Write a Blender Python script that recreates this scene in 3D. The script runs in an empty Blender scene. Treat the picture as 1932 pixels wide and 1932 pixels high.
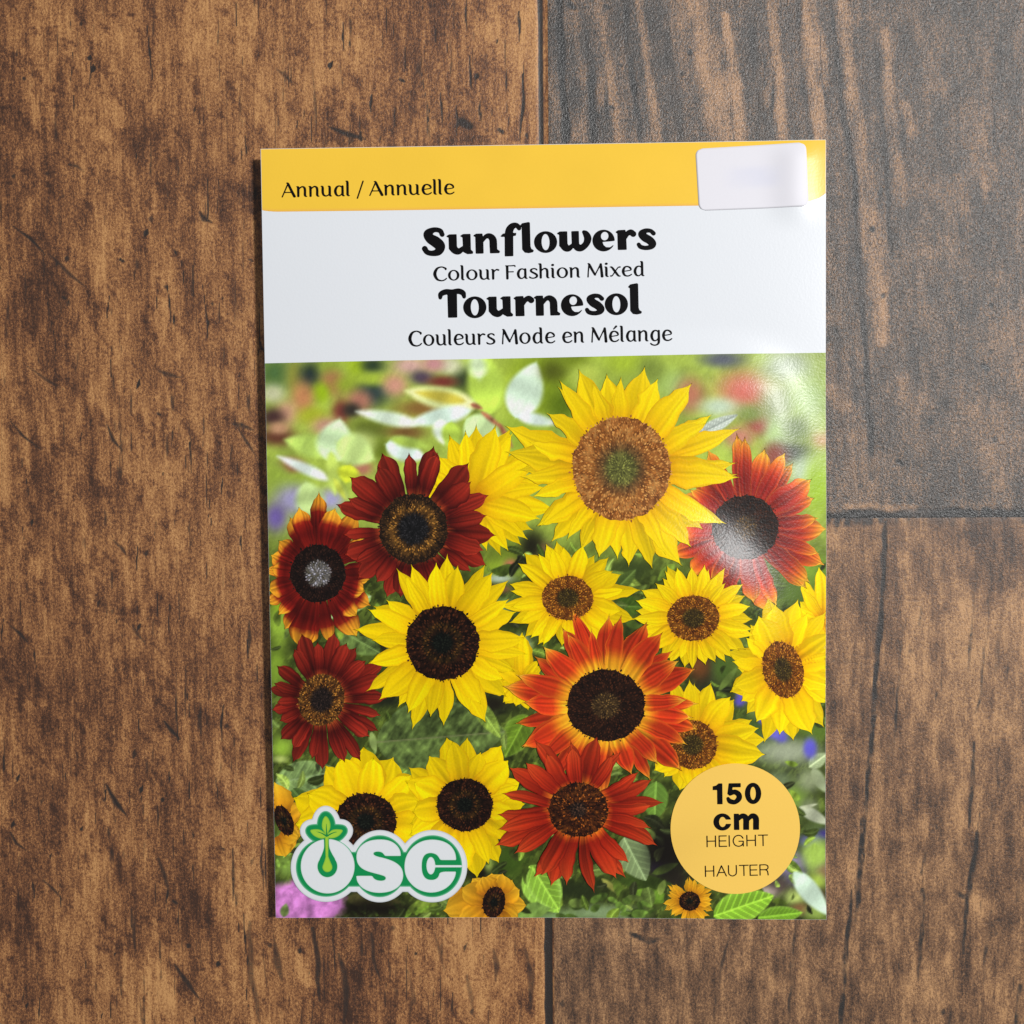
import bpy, math, random
import numpy as np

random.seed(7)
rng = np.random.default_rng(7)
MM = 0.001                                    # everything below is laid out in millimetres
scene = bpy.context.scene
COL = scene.collection

# ------------------------------------------------------------------ camera
FPX = 1789.0                                  # focal length in units of a 1932 wide picture
CAM_ROT = np.array([[0.99891674, 0.00868238, 0.04571616], [-0.01019231, 0.9994067, 0.03289941], [-0.04540339, -0.03332973, 0.99841257]])
CAM_LOC = np.array([1.52959, 8.36321, 142.56075])
cam_data = bpy.data.cameras.new('camera')
cam = bpy.data.objects.new('camera', cam_data)
COL.objects.link(cam)
import mathutils
M4 = mathutils.Matrix([list(CAM_ROT[i]) + [CAM_LOC[i] * MM] for i in range(3)] + [[0, 0, 0, 1]])
cam.matrix_world = M4
cam_data.sensor_width = 36.0
cam_data.lens = 36.0 * FPX / 1932.0
cam_data.clip_start = 0.005
cam_data.clip_end = 50
scene.camera = cam

# ------------------------------------------------------------------ light
world = bpy.data.worlds.new('World')
scene.world = world
world.use_nodes = True
bg = world.node_tree.nodes['Background']
bg.inputs[0].default_value = (0.92, 0.96, 1.0, 1)
bg.inputs[1].default_value = 0.20

def area(name, loc, target, size, power, color):
    d = bpy.data.lights.new(name, 'AREA')
    d.shape = 'DISK'; d.size = size; d.energy = power; d.color = color
    o = bpy.data.objects.new(name, d)
    o.location = loc
    o.rotation_euler = (mathutils.Vector(target) - mathutils.Vector(loc)).to_track_quat('-Z', 'Y').to_euler()
    COL.objects.link(o)
    return o
AZ, EL, DIST = math.radians(25), math.radians(50), 1.0
key_loc = (DIST * math.cos(EL) * math.cos(AZ), DIST * math.cos(EL) * math.sin(AZ), DIST * math.sin(EL))
area('key_lamp', key_loc, (0, 0, 0), 0.10, 10.2, (1.0, 0.99, 0.975))

vs = scene.view_settings
vs.view_transform = 'Standard'; vs.look = 'None'; vs.gamma = 1.0; vs.exposure = 0.0
vs.use_curve_mapping = False
scene.render.film_transparent = False

# ------------------------------------------------------------------ helpers
def lin(c):
    c = np.asarray(c, float) / 255.0
    return np.where(c <= 0.04045, c / 12.92, ((c + 0.055) / 1.055) ** 2.4)

def smooth(a, b, x):
    t = np.clip((x - a) / (b - a), 0, 1)
    return t * t * (3 - 2 * t)

_lat = np.random.default_rng(3).random((16, 256, 256))
def vnoise(x, y, seed=0):
    L = _lat[seed % 16]
    xi = np.floor(x).astype(int); yi = np.floor(y).astype(int)
    fx = x - xi; fy = y - yi
    fx = fx * fx * (3 - 2 * fx); fy = fy * fy * (3 - 2 * fy)
    a = L[yi % 256, xi % 256]; b = L[yi % 256, (xi + 1) % 256]
    c = L[(yi + 1) % 256, xi % 256]; d = L[(yi + 1) % 256, (xi + 1) % 256]
    return (a * (1 - fx) + b * fx) * (1 - fy) + (c * (1 - fx) + d * fx) * fy

def fbm(x, y, seed=0, octv=4, gain=0.5):
    s = 0; a = 1; n = 0
    for k in range(octv):
        s = s + a * vnoise(x * 2 ** k + 17.3 * k, y * 2 ** k + 9.1 * k, seed + k); n += a; a *= gain
    return s / n

def ray(x, y):
    d = np.stack([(np.asarray(x, float) - 966) / FPX, -(np.asarray(y, float) - 966) / FPX, -np.ones_like(np.asarray(x, float))], -1)
    return d @ CAM_ROT.T

def to_floor(x, y, z=0.0):
    """point measured in the photograph -> millimetres on the floor plane"""
    d = ray(x, y); t = (z - CAM_LOC[2]) / d[..., 2]
    return CAM_LOC[0] + t * d[..., 0], CAM_LOC[1] + t * d[..., 1]

def to_photo(u, v, z):
    P = np.stack([u, v, z], -1) - CAM_LOC
    Y = P @ CAM_ROT
    return 966 + FPX * Y[..., 0] / -Y[..., 2], 966 - FPX * Y[..., 1] / -Y[..., 2]

def empty(name, label, cat):
    o = bpy.data.objects.new(name, None)
    COL.objects.link(o); o.empty_display_size = 0.01
    o['label'] = label; o['category'] = cat
    return o

def make_mesh(name, V, polys, mat, parent=None, col=None, attrs=None, shade=True):
    """V (N,3) in mm; polys list of index arrays with equal length per array; col (N,3) linear"""
    me = bpy.data.meshes.new(name)
    V = np.asarray(V, np.float64) * MM
    polys = [np.asarray(p, np.int32) for p in polys if len(p)]
    tot_l = sum(p.size for p in polys); tot_p = sum(len(p) for p in polys)
    me.vertices.add(len(V)); me.vertices.foreach_set('co', V.astype(np.float32).ravel())
    me.loops.add(tot_l); me.polygons.add(tot_p)
    me.loops.foreach_set('vertex_index', np.concatenate([p.ravel() for p in polys]))
    starts = []; s = 0
    for p in polys:
        k = p.shape[1]; starts.append(s + k * np.arange(len(p))); s += p.size
    me.polygons.foreach_set('loop_start', np.concatenate(starts).astype(np.int32))
    me.update(calc_edges=True)
    if shade:
        me.polygons.foreach_set('use_smooth', np.ones(tot_p, bool))
    if col is not None:
        a = me.attributes.new('col', 'FLOAT_COLOR', 'POINT')
        c4 = np.ones((len(V), 4), np.float32); c4[:, :3] = col
        a.data.foreach_set('color', c4.ravel())
    for k, arr in (attrs or {}).items():
        a = me.attributes.new(k, 'FLOAT', 'POINT'); a.data.foreach_set('value', np.asarray(arr, np.float32))
    me.validate()
    me.materials.append(mat)
    o = bpy.data.objects.new(name, me)
    COL.objects.link(o)
    if parent: o.parent = parent
    return o

def grid_quads(nx, ny):
    i = np.arange(nx * ny).reshape(ny, nx)
    return np.stack([i[:-1, :-1], i[:-1, 1:], i[1:, 1:], i[1:, :-1]], -1).reshape(-1, 4)

# ------------------------------------------------------------------ materials
def new_mat(name):
    m = bpy.data.materials.new(name); m.use_nodes = True
    nt = m.node_tree; b = nt.nodes['Principled BSDF']
    return m, nt, b

def link(nt, a, b): nt.links.new(a, b)

def noise_node(nt, vec, scale, detail=3, rough=0.55, stretch=None):
    n = nt.nodes.new('ShaderNodeTexNoise')
    n.inputs['Scale'].default_value = scale; n.inputs['Detail'].default_value = detail
    n.inputs['Roughness'].default_value = rough
    if stretch:
        mp = nt.nodes.new('ShaderNodeMapping'); mp.inputs['Scale'].default_value = stretch
        link(nt, vec, mp.inputs['Vector']); vec = mp.outputs[0]
    link(nt, vec, n.inputs['Vector'])
    return n

def math_node(nt, op, a, b):
    n = nt.nodes.new('ShaderNodeMath'); n.operation = op
    for i, x in enumerate((a, b)):
        if isinstance(x, (int, float)): n.inputs[i].default_value = x
        else: link(nt, x, n.inputs[i])
    return n.outputs[0]

def print_material(name, rough=0.31, bump=0.24, color=None, grain=0.12, spec=0.26):
    """coated printed paper: ink colour from the mesh's colour attribute, fine orange-peel gloss"""
    m, nt, b = new_mat(name)
    tc = nt.nodes.new('ShaderNodeTexCoord')
    if color is None:
        at = nt.nodes.new('ShaderNodeAttribute'); at.attribute_name = 'col'; src = at.outputs['Color']
    else:
        rgb = nt.nodes.new('ShaderNodeRGB'); rgb.outputs[0].default_value = (*lin(color), 1); src = rgb.outputs[0]
    n = noise_node(nt, tc.outputs['Object'], 3300, 2)
    g = math_node(nt, 'MULTIPLY_ADD', n.outputs['Fac'], grain * 2); nt.nodes[-1].inputs[2].default_value = 1 - grain
    mul = nt.nodes.new('ShaderNodeVectorMath'); mul.operation = 'SCALE'
    link(nt, src, mul.inputs[0]); link(nt, g, mul.inputs['Scale'])
    link(nt, mul.outputs[0], b.inputs['Base Color'])
    b.inputs['Roughness'].default_value = rough
    b.inputs['Specular IOR Level'].default_value = spec
    nb = noise_node(nt, tc.outputs['Object'], 2800, 2, 0.6)
    bp = nt.nodes.new('ShaderNodeBump'); bp.inputs['Strength'].default_value = bump; bp.inputs['Distance'].default_value = 0.00012
    link(nt, nb.outputs['Fac'], bp.inputs['Height']); link(nt, bp.outputs[0], b.inputs['Normal'])
    return m

M_WHITE = print_material('coated_white_paper', color=(229, 232, 237), grain=0.01, bump=0.10)
M_PRINT = print_material('ink_on_coated_paper')
M_FLAT = print_material('flat_ink', grain=0.015, bump=0.08)
M_INK = print_material('black_ink', color=(9, 7, 9), grain=0.05, bump=0.08, rough=0.22, spec=0.3)
M_STICKER = print_material('matt_sticker_paper', grain=0.015, bump=0.03, rough=0.5, spec=0.35)
M_BACK = print_material('packet_back_paper', color=(225, 224, 220), grain=0.02, bump=0.08, rough=0.4)

def wood_material(name, ramp, crack, gloss=0.48, relief=0.00013, spec=.6, fine=0.75, grain=0.40):
    m, nt, b = new_mat(name)
    tc = nt.nodes.new('ShaderNodeTexCoord'); P = tc.outputs['Object']
    at = nt.nodes.new('ShaderNodeAttribute'); at.attribute_name = 'tone'
    am = nt.nodes.new('ShaderNodeAttribute'); am.attribute_name = 'mark'
    n1 = noise_node(nt, P, 3400, 3, 0.7, (1.0, 0.62, 1))
    n2 = noise_node(nt, P, 1500, 4, 0.65, (1.0, 0.075, 1))
    n3 = noise_node(nt, P, 6400, 1, 0.5)
    t = math_node(nt, 'ADD', at.outputs['Fac'], math_node(nt, 'MULTIPLY', math_node(nt, 'SUBTRACT', n1.outputs['Fac'], 0.5), fine * 2))
    t = math_node(nt, 'ADD', t, math_node(nt, 'MULTIPLY', math_node(nt, 'SUBTRACT', n2.outputs['Fac'], 0.5), grain * 2))
    t = math_node(nt, 'ADD', t, math_node(nt, 'MULTIPLY', math_node(nt, 'SUBTRACT', n3.outputs['Fac'], 0.5), fine))
    cr = nt.nodes.new('ShaderNodeValToRGB')
    el = cr.color_ramp.elements
    for i, (p, c) in enumerate(ramp):
        e = el[i] if i < 2 else el.new(p)
        e.position = p; e.color = (*lin(c), 1)
    link(nt, t, cr.inputs[0])
    # cracks: the attribute, roughened by the fine noise
    k = math_node(nt, 'ADD', am.outputs['Fac'], math_node(nt, 'MULTIPLY', math_node(nt, 'SUBTRACT', n1.outputs['Fac'], 0.5), 0.9))
    ks = nt.nodes.new('ShaderNodeMapRange'); ks.interpolation_type = 'SMOOTHSTEP'
    ks.inputs['From Min'].default_value = 0.22; ks.inputs['From Max'].default_value = 0.80
    link(nt, k, ks.inputs['Value'])
    mx = nt.nodes.new('ShaderNodeMix'); mx.data_type = 'RGBA'
    link(nt, ks.outputs[0], mx.inputs['Factor']); link(nt, cr.outputs[0], mx.inputs['A'])
    mx.inputs['B'].default_value = (*lin(crack), 1)
    link(nt, mx.outputs['Result'], b.inputs['Base Color'])
    b.inputs['Roughness'].default_value = gloss
    b.inputs['Specular IOR Level'].default_value = spec
    h = math_node(nt, 'ADD', n1.outputs['Fac'], math_node(nt, 'MULTIPLY', n3.outputs['Fac'], 0.5))
    bp = nt.nodes.new('ShaderNodeBump'); bp.inputs['Strength'].default_value = 0.60; bp.inputs['Distance'].default_value = relief
    link(nt, h, bp.inputs['Height']); link(nt, bp.outputs[0], b.inputs['Normal'])
    return m

M_WOOD_BROWN = wood_material('warm_brown_wood_print', [(0.05, (62, 39, 27)), (0.36, (106, 67, 42)), (0.52, (138, 91, 55)), (0.66, (162, 111, 67)), (1.0, (204, 151, 95))], (44, 36, 32))
M_WOOD_DARK = wood_material('charred_dark_wood_print', [(0.0, (34, 30, 27)), (0.36, (68, 57, 49)), (0.62, (120, 92, 69)), (1.0, (180, 136, 96))], (20, 18, 17), gloss=0.38, relief=0.00026, spec=.95, fine=.85, grain=.22)
M_WOOD_GREY = wood_material('weathered_brown_wood_print', [(0.0, (56, 42, 34)), (0.36, (106, 76, 54)), (0.62, (142, 104, 72)), (1.0, (192, 146, 100))], (44, 40, 38), fine=.8, grain=.36)
m_sub, nt, b = new_mat('dark_underlay')
nn = noise_node(nt, nt.nodes.new('ShaderNodeTexCoord').outputs['Object'], 900)
rp = nt.nodes.new('ShaderNodeValToRGB'); rp.color_ramp.elements[0].color = (0.006, 0.005, 0.004, 1); rp.color_ramp.elements[1].color = (0.02, 0.017, 0.015, 1)
link(nt, nn.outputs['Fac'], rp.inputs[0]); link(nt, rp.outputs[0], b.inputs['Base Color']); b.inputs['Roughness'].default_value = 0.9

# ------------------------------------------------------------------ floor
fl = make_mesh('floor', [(-400, -400, -3.2), (400, -400, -3.2), (400, 400, -3.2), (-400, 400, -3.2)], [np.array([[0, 1, 2, 3]])], m_sub)
fl['kind'] = 'structure'; fl['label'] = 'wood-look vinyl plank floor with dark joints'; fl['category'] = 'floor'

sx0, sy0 = to_floor(1033, 0); sx1, sy1 = to_floor(1046, 1932)
TH = math.atan2(sx0 - sx1, sy0 - sy1)                 # the boards run at this small angle to the packet
CT, ST = math.cos(TH), math.sin(TH)
def w2l(x, y): return x * CT - y * ST, x * ST + y * CT
def l2w(p, q): return p * CT + q * ST, -p * ST + q * CT
SEAM = w2l(sx0, sy0)[0]
JOINT = w2l(*to_floor(1745, 977))[1]

def lines(lo, hi, step, far):
    a = [np.arange(lo, hi + step / 2, step)]
    if far[0] < lo - 1: a.insert(0, np.linspace(far[0], lo, 40)[:-1])
    if far[1] > hi + 1: a.append(np.linspace(hi, far[1], 40)[1:])
    return np.concatenate(a)

class Plank:
    def __init__(s, p0, p1, q0, q1, dense, dp=.26, dq=.30):
        s.p0, s.p1, s.q0, s.q1 = p0, p1, q0, q1
        s.ps = lines(dense[0], dense[1], dp, (p0, p1)); s.qs = lines(dense[2], dense[3], dq, (q0, q1))
        s.ps[0], s.ps[-1], s.qs[0], s.qs[-1] = p0, p1, q0, q1
        s.P, s.Q = np.meshgrid(s.ps, s.qs)
        s.mark = np.zeros_like(s.P); s.tone = np.full_like(s.P, 0.5); s.relief = np.zeros_like(s.P)
    def stroke_local(s, pts, dark, arr='mark', mode='max', soft=0.5):
        """pts: (p, q, halfwidth) polyline"""
        pts = [tuple(map(float, t)) for t in pts]
        W = max(t[2] for t in pts) * (1 + soft) + 0.25
        i0, i1 = np.searchsorted(s.ps, [min(t[0] for t in pts) - W, max(t[0] for t in pts) + W])
        j0, j1 = np.searchsorted(s.qs, [min(t[1] for t in pts) - W, max(t[1] for t in pts) + W])
        if i1 <= i0 or j1 <= j0: return
        P = s.P[j0:j1, i0:i1]; Q = s.Q[j0:j1, i0:i1]
        best = np.full(P.shape, -9.0)
        for (a, b, wa), (c, d, wb) in zip(pts[:-1], pts[1:]):
            L2 = (c - a) ** 2 + (d - b) ** 2 + 1e-9
            t = np.clip(((P - a) * (c - a) + (Q - b) * (d - b)) / L2, 0, 1)
            w = wa + (wb - wa) * t
            dist = np.hypot(P - a - t * (c - a), Q - b - t * (d - b))
            best = np.maximum(best, 1 - dist / np.maximum(w, 0.02))
        val = smooth(-soft, soft, best) * dark
        A = getattr(s, arr)
        if mode == 'max': A[j0:j1, i0:i1] = np.maximum(A[j0:j1, i0:i1], val)
        else: A[j0:j1, i0:i1] += val
    def stroke(s, pts, dark, **k):
        """pts: (x, y, halfwidth) measured in the photograph (1932 wide)"""
        out = []
        for x, y, w in pts:
            a, b = w2l(*to_floor(x, y)); out.append((a, b, w * 0.0798))
        # a little wander along the stroke
        fine = []
        for (a, b, wa), (c, d, wb) in zip(out[:-1], out[1:]):
            n = max(1, int(math.hypot(c - a, d - b) / 1.6))
            for i in range(n):
                t = i / n
                fine.append((a + (c - a) * t + random.uniform(-.16, .16), b + (d - b) * t, max(.05, (wa + (wb - wa) * t) * random.uniform(.75, 1.25))))
        fine.append(out[-1])
        s.stroke_local(fine, dark, **k)
    def dashes(s, n, region, length, width, dark, slant=0.0):
        for _ in range(n):
            p = random.uniform(region[0], region[1]); q = random.uniform(region[2], region[3])
            L = random.uniform(*length); w = random.uniform(*width); k = random.uniform(*dark)
            dp = random.gauss(slant, 0.06) * L
            s.stroke_local([(p, q, w * .3), (p + dp * .4 + random.uniform(-.15, .15), q + L * .45, w), (p + dp, q + L, w * .2)], k)
    def build(s, mat):
        ed = np.minimum(np.minimum(s.P - s.p0, s.p1 - s.P), np.minimum(s.Q - s.q0, s.q1 - s.Q))
        Z = -0.03 * (1 - smooth(0.0, 0.40, ed)) - 0.03 * smooth(.3, .9, s.mark) - s.relief
        ny, nx = s.P.shape
        V = np.stack([s.P, s.Q, Z], -1).reshape(-1, 3)
        idx = np.arange(nx * ny).reshape(ny, nx)
        loop = np.concatenate([idx[0, :-1], idx[:-1, -1], idx[-1, :0:-1], idx[:0:-1, 0]])
        low = V[loop].copy(); low[:, 2] = -3.1
        n0 = len(V); k = len(loop); j = np.arange(k)
        j2 = (j + 1) % k
        side = np.stack([n0 + k + j, n0 + j, n0 + j2, n0 + k + j2], -1)
        V = np.concatenate([V, low, V[loop]])
        tone = np.concatenate([s.tone.ravel(), s.tone.ravel()[loop], s.tone.ravel()[loop]]); mark = np.concatenate([s.mark.ravel(), np.ones(2 * k)])
        o = make_mesh('plank', V, [grid_quads(nx, ny), side], mat, fl, attrs={'tone': tone, 'mark': mark})
        o.rotation_euler = (0, 0, -TH)
        return o

def rows(*t): return list(t)

# --- the warm brown board that runs the whole height on the side of the lettering's start
A = Plank(SEAM - 168, SEAM - 0.003, -330, 330, (-92, SEAM - 0.003, -84, 88), .21, .27)
def streaks(K, seed, slant=0.0):
    P0 = K.P + slant * K.Q
    wp = P0 + 2.4 * (fbm(P0 / 9, K.Q / 14, seed + 3, 3) - .5)
    return fbm(wp / 5.5 + 3, K.Q / 19, seed, 5, .62), fbm(wp / .95, K.Q / 8.5 + 5, seed + 5, 4, .68), fbm(P0 / 1.7, K.Q / 3.6 + 30, seed + 7, 4, .75)
n1, n2, n3 = streaks(A, 0)
n6 = fbm(A.P / 14 + .25 * A.Q / 14, A.Q / 24 + 2, 12, 4, .6)
A.tone = 0.575 + 0.62 * (n1 - .5) + 0.50 * (n2 - .5) + 0.55 * (n3 - .5) + .42 * (n6 - .5)
n4 = fbm(A.P / .9 + 40, A.Q / 7, 11, 4, .6)
A.mark = np.maximum(A.mark, 0.60 * smooth(.66, .82, n4))
n5 = fbm(A.P / 1.6 + .3 * A.Q, A.Q / 2.2 + 30, 6, 4, .65)
A.tone -= 0.22 * smooth(.58, .72, n5)
reg = (-90, SEAM - 1, -82, 84)
A.dashes(420, reg, (1.2, 5), (.09, .18), (.45, .95))
A.dashes(130, (-60, SEAM - 1, -82, 84), (3, 12), (.10, .18), (.45, .9))
A.dashes(110, reg, (.4, 1.4), (.2, .5), (.5, .95), .3)
DIAG = [((50, 690), (120, 735), 6), ((20, 425), (85, 480), 5), ((95, 480), (165, 545), 7), ((20, 795), (80, 850), 5), ((130, 310), (160, 325), 8),
        ((300, 700), (340, 712), 9), ((620, 240), (690, 262), 8), ((520, 130), (555, 160), 7), ((440, 790), (490, 870), 6), ((440, 800), (480, 812), 10),
        ((200, 800), (230, 850), 7), ((250, 1180), (275, 1215), 8), ((20, 1180), (55, 1215), 6), ((20, 1570), (50, 1605), 6), ((80, 1660), (120, 1700), 6),
        ((200, 1480), (240, 1540), 8), ((300, 1620), (320, 1690), 10), ((330, 1820), (380, 1890), 9), ((310, 1360), (340, 1395), 8), ((215, 1020), (240, 1050), 6),
        ((640, 700), (690, 740), 8), ((375, 400), (400, 420), 8), ((490, 640), (505, 668), 7)]
for (a, b_), (c, d), w in DIAG:
    A.stroke([(a, b_, w * .3), ((a + c) / 2 + random.uniform(-6, 6), (b_ + d) / 2 + random.uniform(-5, 5), w * .7), (c, d, w * .2)], random.uniform(.6, .85), soft=.9)
VERT = [(505, 380, 420, 7), (490, 560, 700, 3), (570, 690, 860, 6), (700, 180, 210, 7), (365, 500, 560, 5), (880, 0, 60, 6), (885, 105, 170, 6), (1000, 60, 110, 5),
        (862, 200, 258, 5), (985, 140, 265, 6), (905, 190, 230, 5), (650, 40, 100, 5), (830, 170, 240, 4), (680, 250, 268, 8), (585, 900, 960, 7), (572, 930, 1010, 5),
        (455, 1010, 1040, 5), (470, 1170, 1240, 8), (540, 1180, 1260, 6), (610, 1230, 1260, 6), (420, 1330, 1400, 5), (440, 1600, 1700, 8), (470, 1740, 1930, 9),
        (590, 1750, 1890, 8), (700, 1760, 1850, 6), (640, 1800, 1930, 10), (990, 1790, 1900, 8), (930, 1790, 1850, 6), (880, 1840, 1920, 7), (820, 1760, 1830, 5), (770, 1830, 1930, 6),
        (980, 20, 80, 6), (955, 60, 250, 3), (560, 1270, 1330, 7), (530, 1290, 1370, 5), (590, 300, 420, 4), (495, 1580, 1680, 6), (520, 1780, 1850, 9)]
for x, y0, y1, w in VERT:
    if y0 > 1700: A.stroke([(x, y0, w * .4), (x + random.uniform(2, 14), (y0 + y1) / 2, w * 1.0), (x + random.uniform(2, 22), y1, w * .3)], random.uniform(.45, .7))
    else: A.stroke([(x, y0, w * .25), (x + random.uniform(-3, 3), (y0 + y1) / 2, w * .55), (x + random.uniform(-4, 4), y1, w * .2)], random.uniform(.6, .85))
for x, y, r in [(880, 230, 16), (945, 245, 9), (1000, 255, 9), (760, 150, 7), (230, 490, 7), (120, 560, 7), (300, 780, 6), (475, 490, 5), (610, 560, 6), (420, 1600, 6), (330, 1700, 8), (640, 1140, 7), (655, 1100, 8)]:
    A.stroke([(x - r * .5, y, r * .5), (x + r * .4, y + r * .5, r * .5)], .75)
# broad darker and lighter drifts of the print
for pts, k in [([(199, 1567, 10), (232, 1662, 12)], -.2), ([(306, 1650, 20), (331, 1753, 26)], -.2), ([(373, 1691, 24), (435, 1795, 30)], -.22), ([(323, 1815, 8), (381, 1932, 12)], -.28), ([(282, 1815, 16), (306, 1898, 22)], .2), ([(551, 1795, 12), (580, 1857, 16)], .2), ([(356, 1878, 10), (373, 1932, 12)], .2), ([(150, 1500, 20), (180, 1700, 20)], .1), ([(560, 1720, 60), (640, 1932, 80)], -.20), ([(330, 1500, 20), (400, 1932, 40)], -.14), ([(700, 1800, 30), (760, 1932, 40)], -.12), ([(880, 1790, 40), (900, 1860, 30)], .18),
               ([(620, 330, 50), (740, 340, 30)], .20), ([(930, 0, 40), (960, 180, 50)], .14), ([(640, 0, 40), (660, 100, 40)], .10), ([(300, 330, 50), (340, 420, 40)], .10), ([(470, 240, 10), (480, 400, 10)], -.15),
               ([(40, 0, 40), (30, 600, 60)], -.14), ([(60, 900, 50), (60, 1932, 60)], -.12), ([(700, 700, 10), (690, 850, 20)], .12), ([(610, 830, 10), (660, 930, 20)], .12),
               ([(760, 230, 30), (800, 280, 40)], -.15)]:
    A.stroke(pts, k, arr='tone', mode='add', soft=1.0)
# printed edge of the board: pale strip along the joint
edge = SEAM - 0.003 - A.P
wob = 0.12 * (fbm(A.P * 0, A.Q / 3, 2, 3) - .5)
strip = smooth(3.05, 2.8, edge + wob) * smooth(1.35, 1.5, edge + wob)
A.tone = A.tone * (1 - .75 * strip) + strip * (.66 + .3 * (n2 - .5)); A.mark *= 1 - .8 * strip
groove = smooth(1.55, 1.40, edge + wob) * smooth(.18, .28, edge)
up = smooth(20, 45, A.Q)
A.mark = np.maximum(A.mark, groove * np.where(A.Q > 20, smooth(.62, .72, edge), 1) * .95)
strip2 = smooth(.66, .56, edge) * up
A.tone = A.tone * (1 - strip2) + strip2 * .60; A.mark *= 1 - .85 * strip2
A.relief = 0.12 * groove
A.build(M_WOOD_BROWN)

# --- the dark board
B = Plank(SEAM + 0.003, SEAM + 168, JOINT + 0.003, 330, (SEAM + 0.003, 78, JOINT + 0.003, 88))
n1, n2, n3 = streaks(B, 1, .07)
B.tone = 0.37 + 0.50 * (n1 - .5) + 0.42 * (n2 - .5) + .62 * (n3 - .5)
LIGHT = [([(1085, 0, 6), (1095, 120, 7), (1102, 262, 7)], .20), ([(1130, 0, 5), (1150, 150, 7), (1165, 262, 7)], .16), ([(1205, 0, 7), (1222, 120, 9), (1240, 262, 8)], .30),
         ([(1312, 0, 22), (1335, 120, 22), (1370, 262, 22)], .32), ([(1368, 30, 8), (1385, 140, 11), (1400, 262, 10)], .36), ([(1270, 0, 10), (1290, 262, 12)], .06),
         ([(1458, 0, 9), (1466, 120, 9), (1480, 262, 9)], .30), ([(1525, 0, 13), (1538, 90, 18), (1545, 260, 9)], .34), ([(1590, 0, 13), (1608, 180, 11), (1625, 300, 14), (1640, 420, 18), (1655, 520, 16), (1665, 640, 12)], .32),
         ([(1672, 60, 8), (1680, 220, 12), (1700, 380, 12)], .22), ([(1710, 200, 8), (1722, 250, 9)], .22), ([(1800, 340, 16), (1815, 390, 12)], .14), ([(1760, 60, 30), (1770, 160, 20)], .12),
         ([(1610, 780, 20), (1640, 940, 30)], .14), ([(1570, 740, 14), (1590, 765, 14)], .20), ([(1700, 730, 20), (1740, 770, 20)], .12), ([(1850, 800, 40), (1900, 860, 40)], .10)]
for pts, k in LIGHT: B.stroke(pts, k * 1.25, arr='tone', mode='add', soft=.6)
DARK = [([(1055, 0, 8), (1060, 130, 8), (1068, 262, 10)], .8), ([(1108, 60, 7), (1116, 130, 9), (1122, 262, 9)], .75), ([(1180, 0, 7), (1192, 140, 8), (1207, 262, 6)], .75), ([(1250, 20, 10), (1268, 150, 12), (1285, 262, 10)], .55),
        ([(1160, 30, 10), (1172, 100, 8)], .5), ([(1420, 60, 10), (1440, 262, 12)], .55), ([(1505, 0, 8), (1512, 140, 6), (1530, 262, 7)], .6), ([(1568, 0, 5), (1578, 90, 4), (1590, 210, 6), (1612, 330, 6), (1620, 480, 8), (1632, 620, 7), (1645, 900, 8)], .75),
        ([(1652, 60, 4), (1655, 130, 5), (1668, 250, 5), (1680, 460, 5)], .6), ([(1722, 0, 4), (1722, 90, 4)], .5), ([(1575, 560, 8), (1590, 800, 9), (1615, 960, 8)], .45), ([(1650, 840, 7), (1662, 950, 6)], .5),
        ([(1700, 560, 5), (1720, 740, 5)], .4), ([(1760, 500, 6), (1768, 640, 4)], .35)]
for pts, k in DARK: B.stroke(pts, k)
B.dashes(170, (SEAM + 1, 76, JOINT + 1, 84), (2, 10), (.12, .30), (.3, .7), -.05)
B.dashes(70, (SEAM + 1, 76, JOINT + 1, 84), (.4, 1.2), (.25, .55), (.5, .9), .2)
for x, y, r in [(1080, 8, 12), (1145, 10, 10), (1155, 200, 8), (1128, 215, 10), (1170, 120, 8), (1700, 870, 10), (1885, 95, 9), (1575, 620, 8), (1860, 690, 12), (1645, 740, 8)]:
    B.stroke([(x - r * .4, y, r * .5), (x + r * .3, y + r * .5, r * .5)], .8)
jd = B.Q - B.q0 + 2.2 * (fbm(B.P / 4, B.Q * 0, 3, 4, .6) - .45)
B.mark = np.maximum(B.mark, .9 * smooth(2.2, .9, jd) * (.45 + .9 * vnoise(B.P / 5, B.Q * 0 + 2, 7)))
B.stroke([(1600, 957, 6), (1660, 962, 12), (1712, 960, 12)], -.9); B.stroke([(1595, 955, 5), (1660, 960, 9), (1722, 958, 8)], .34, arr='tone', mode='add')
B.stroke([(1800, 955, 10), (1860, 962, 10)], .16, arr='tone', mode='add')
B.mark = np.clip(B.mark, 0, 1) * np.clip(.35 + 1.1 * fbm(B.P / 1.2, B.Q / 3.5, 4, 4, .65), 0, 1)
B.mark = np.maximum(B.mark, .8 * smooth(2.0, .7, jd) * smooth(.30, .75, vnoise(B.P / 6, B.Q * 0 + 2, 7) + .25))
B.build(M_WOOD_DARK)

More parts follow.
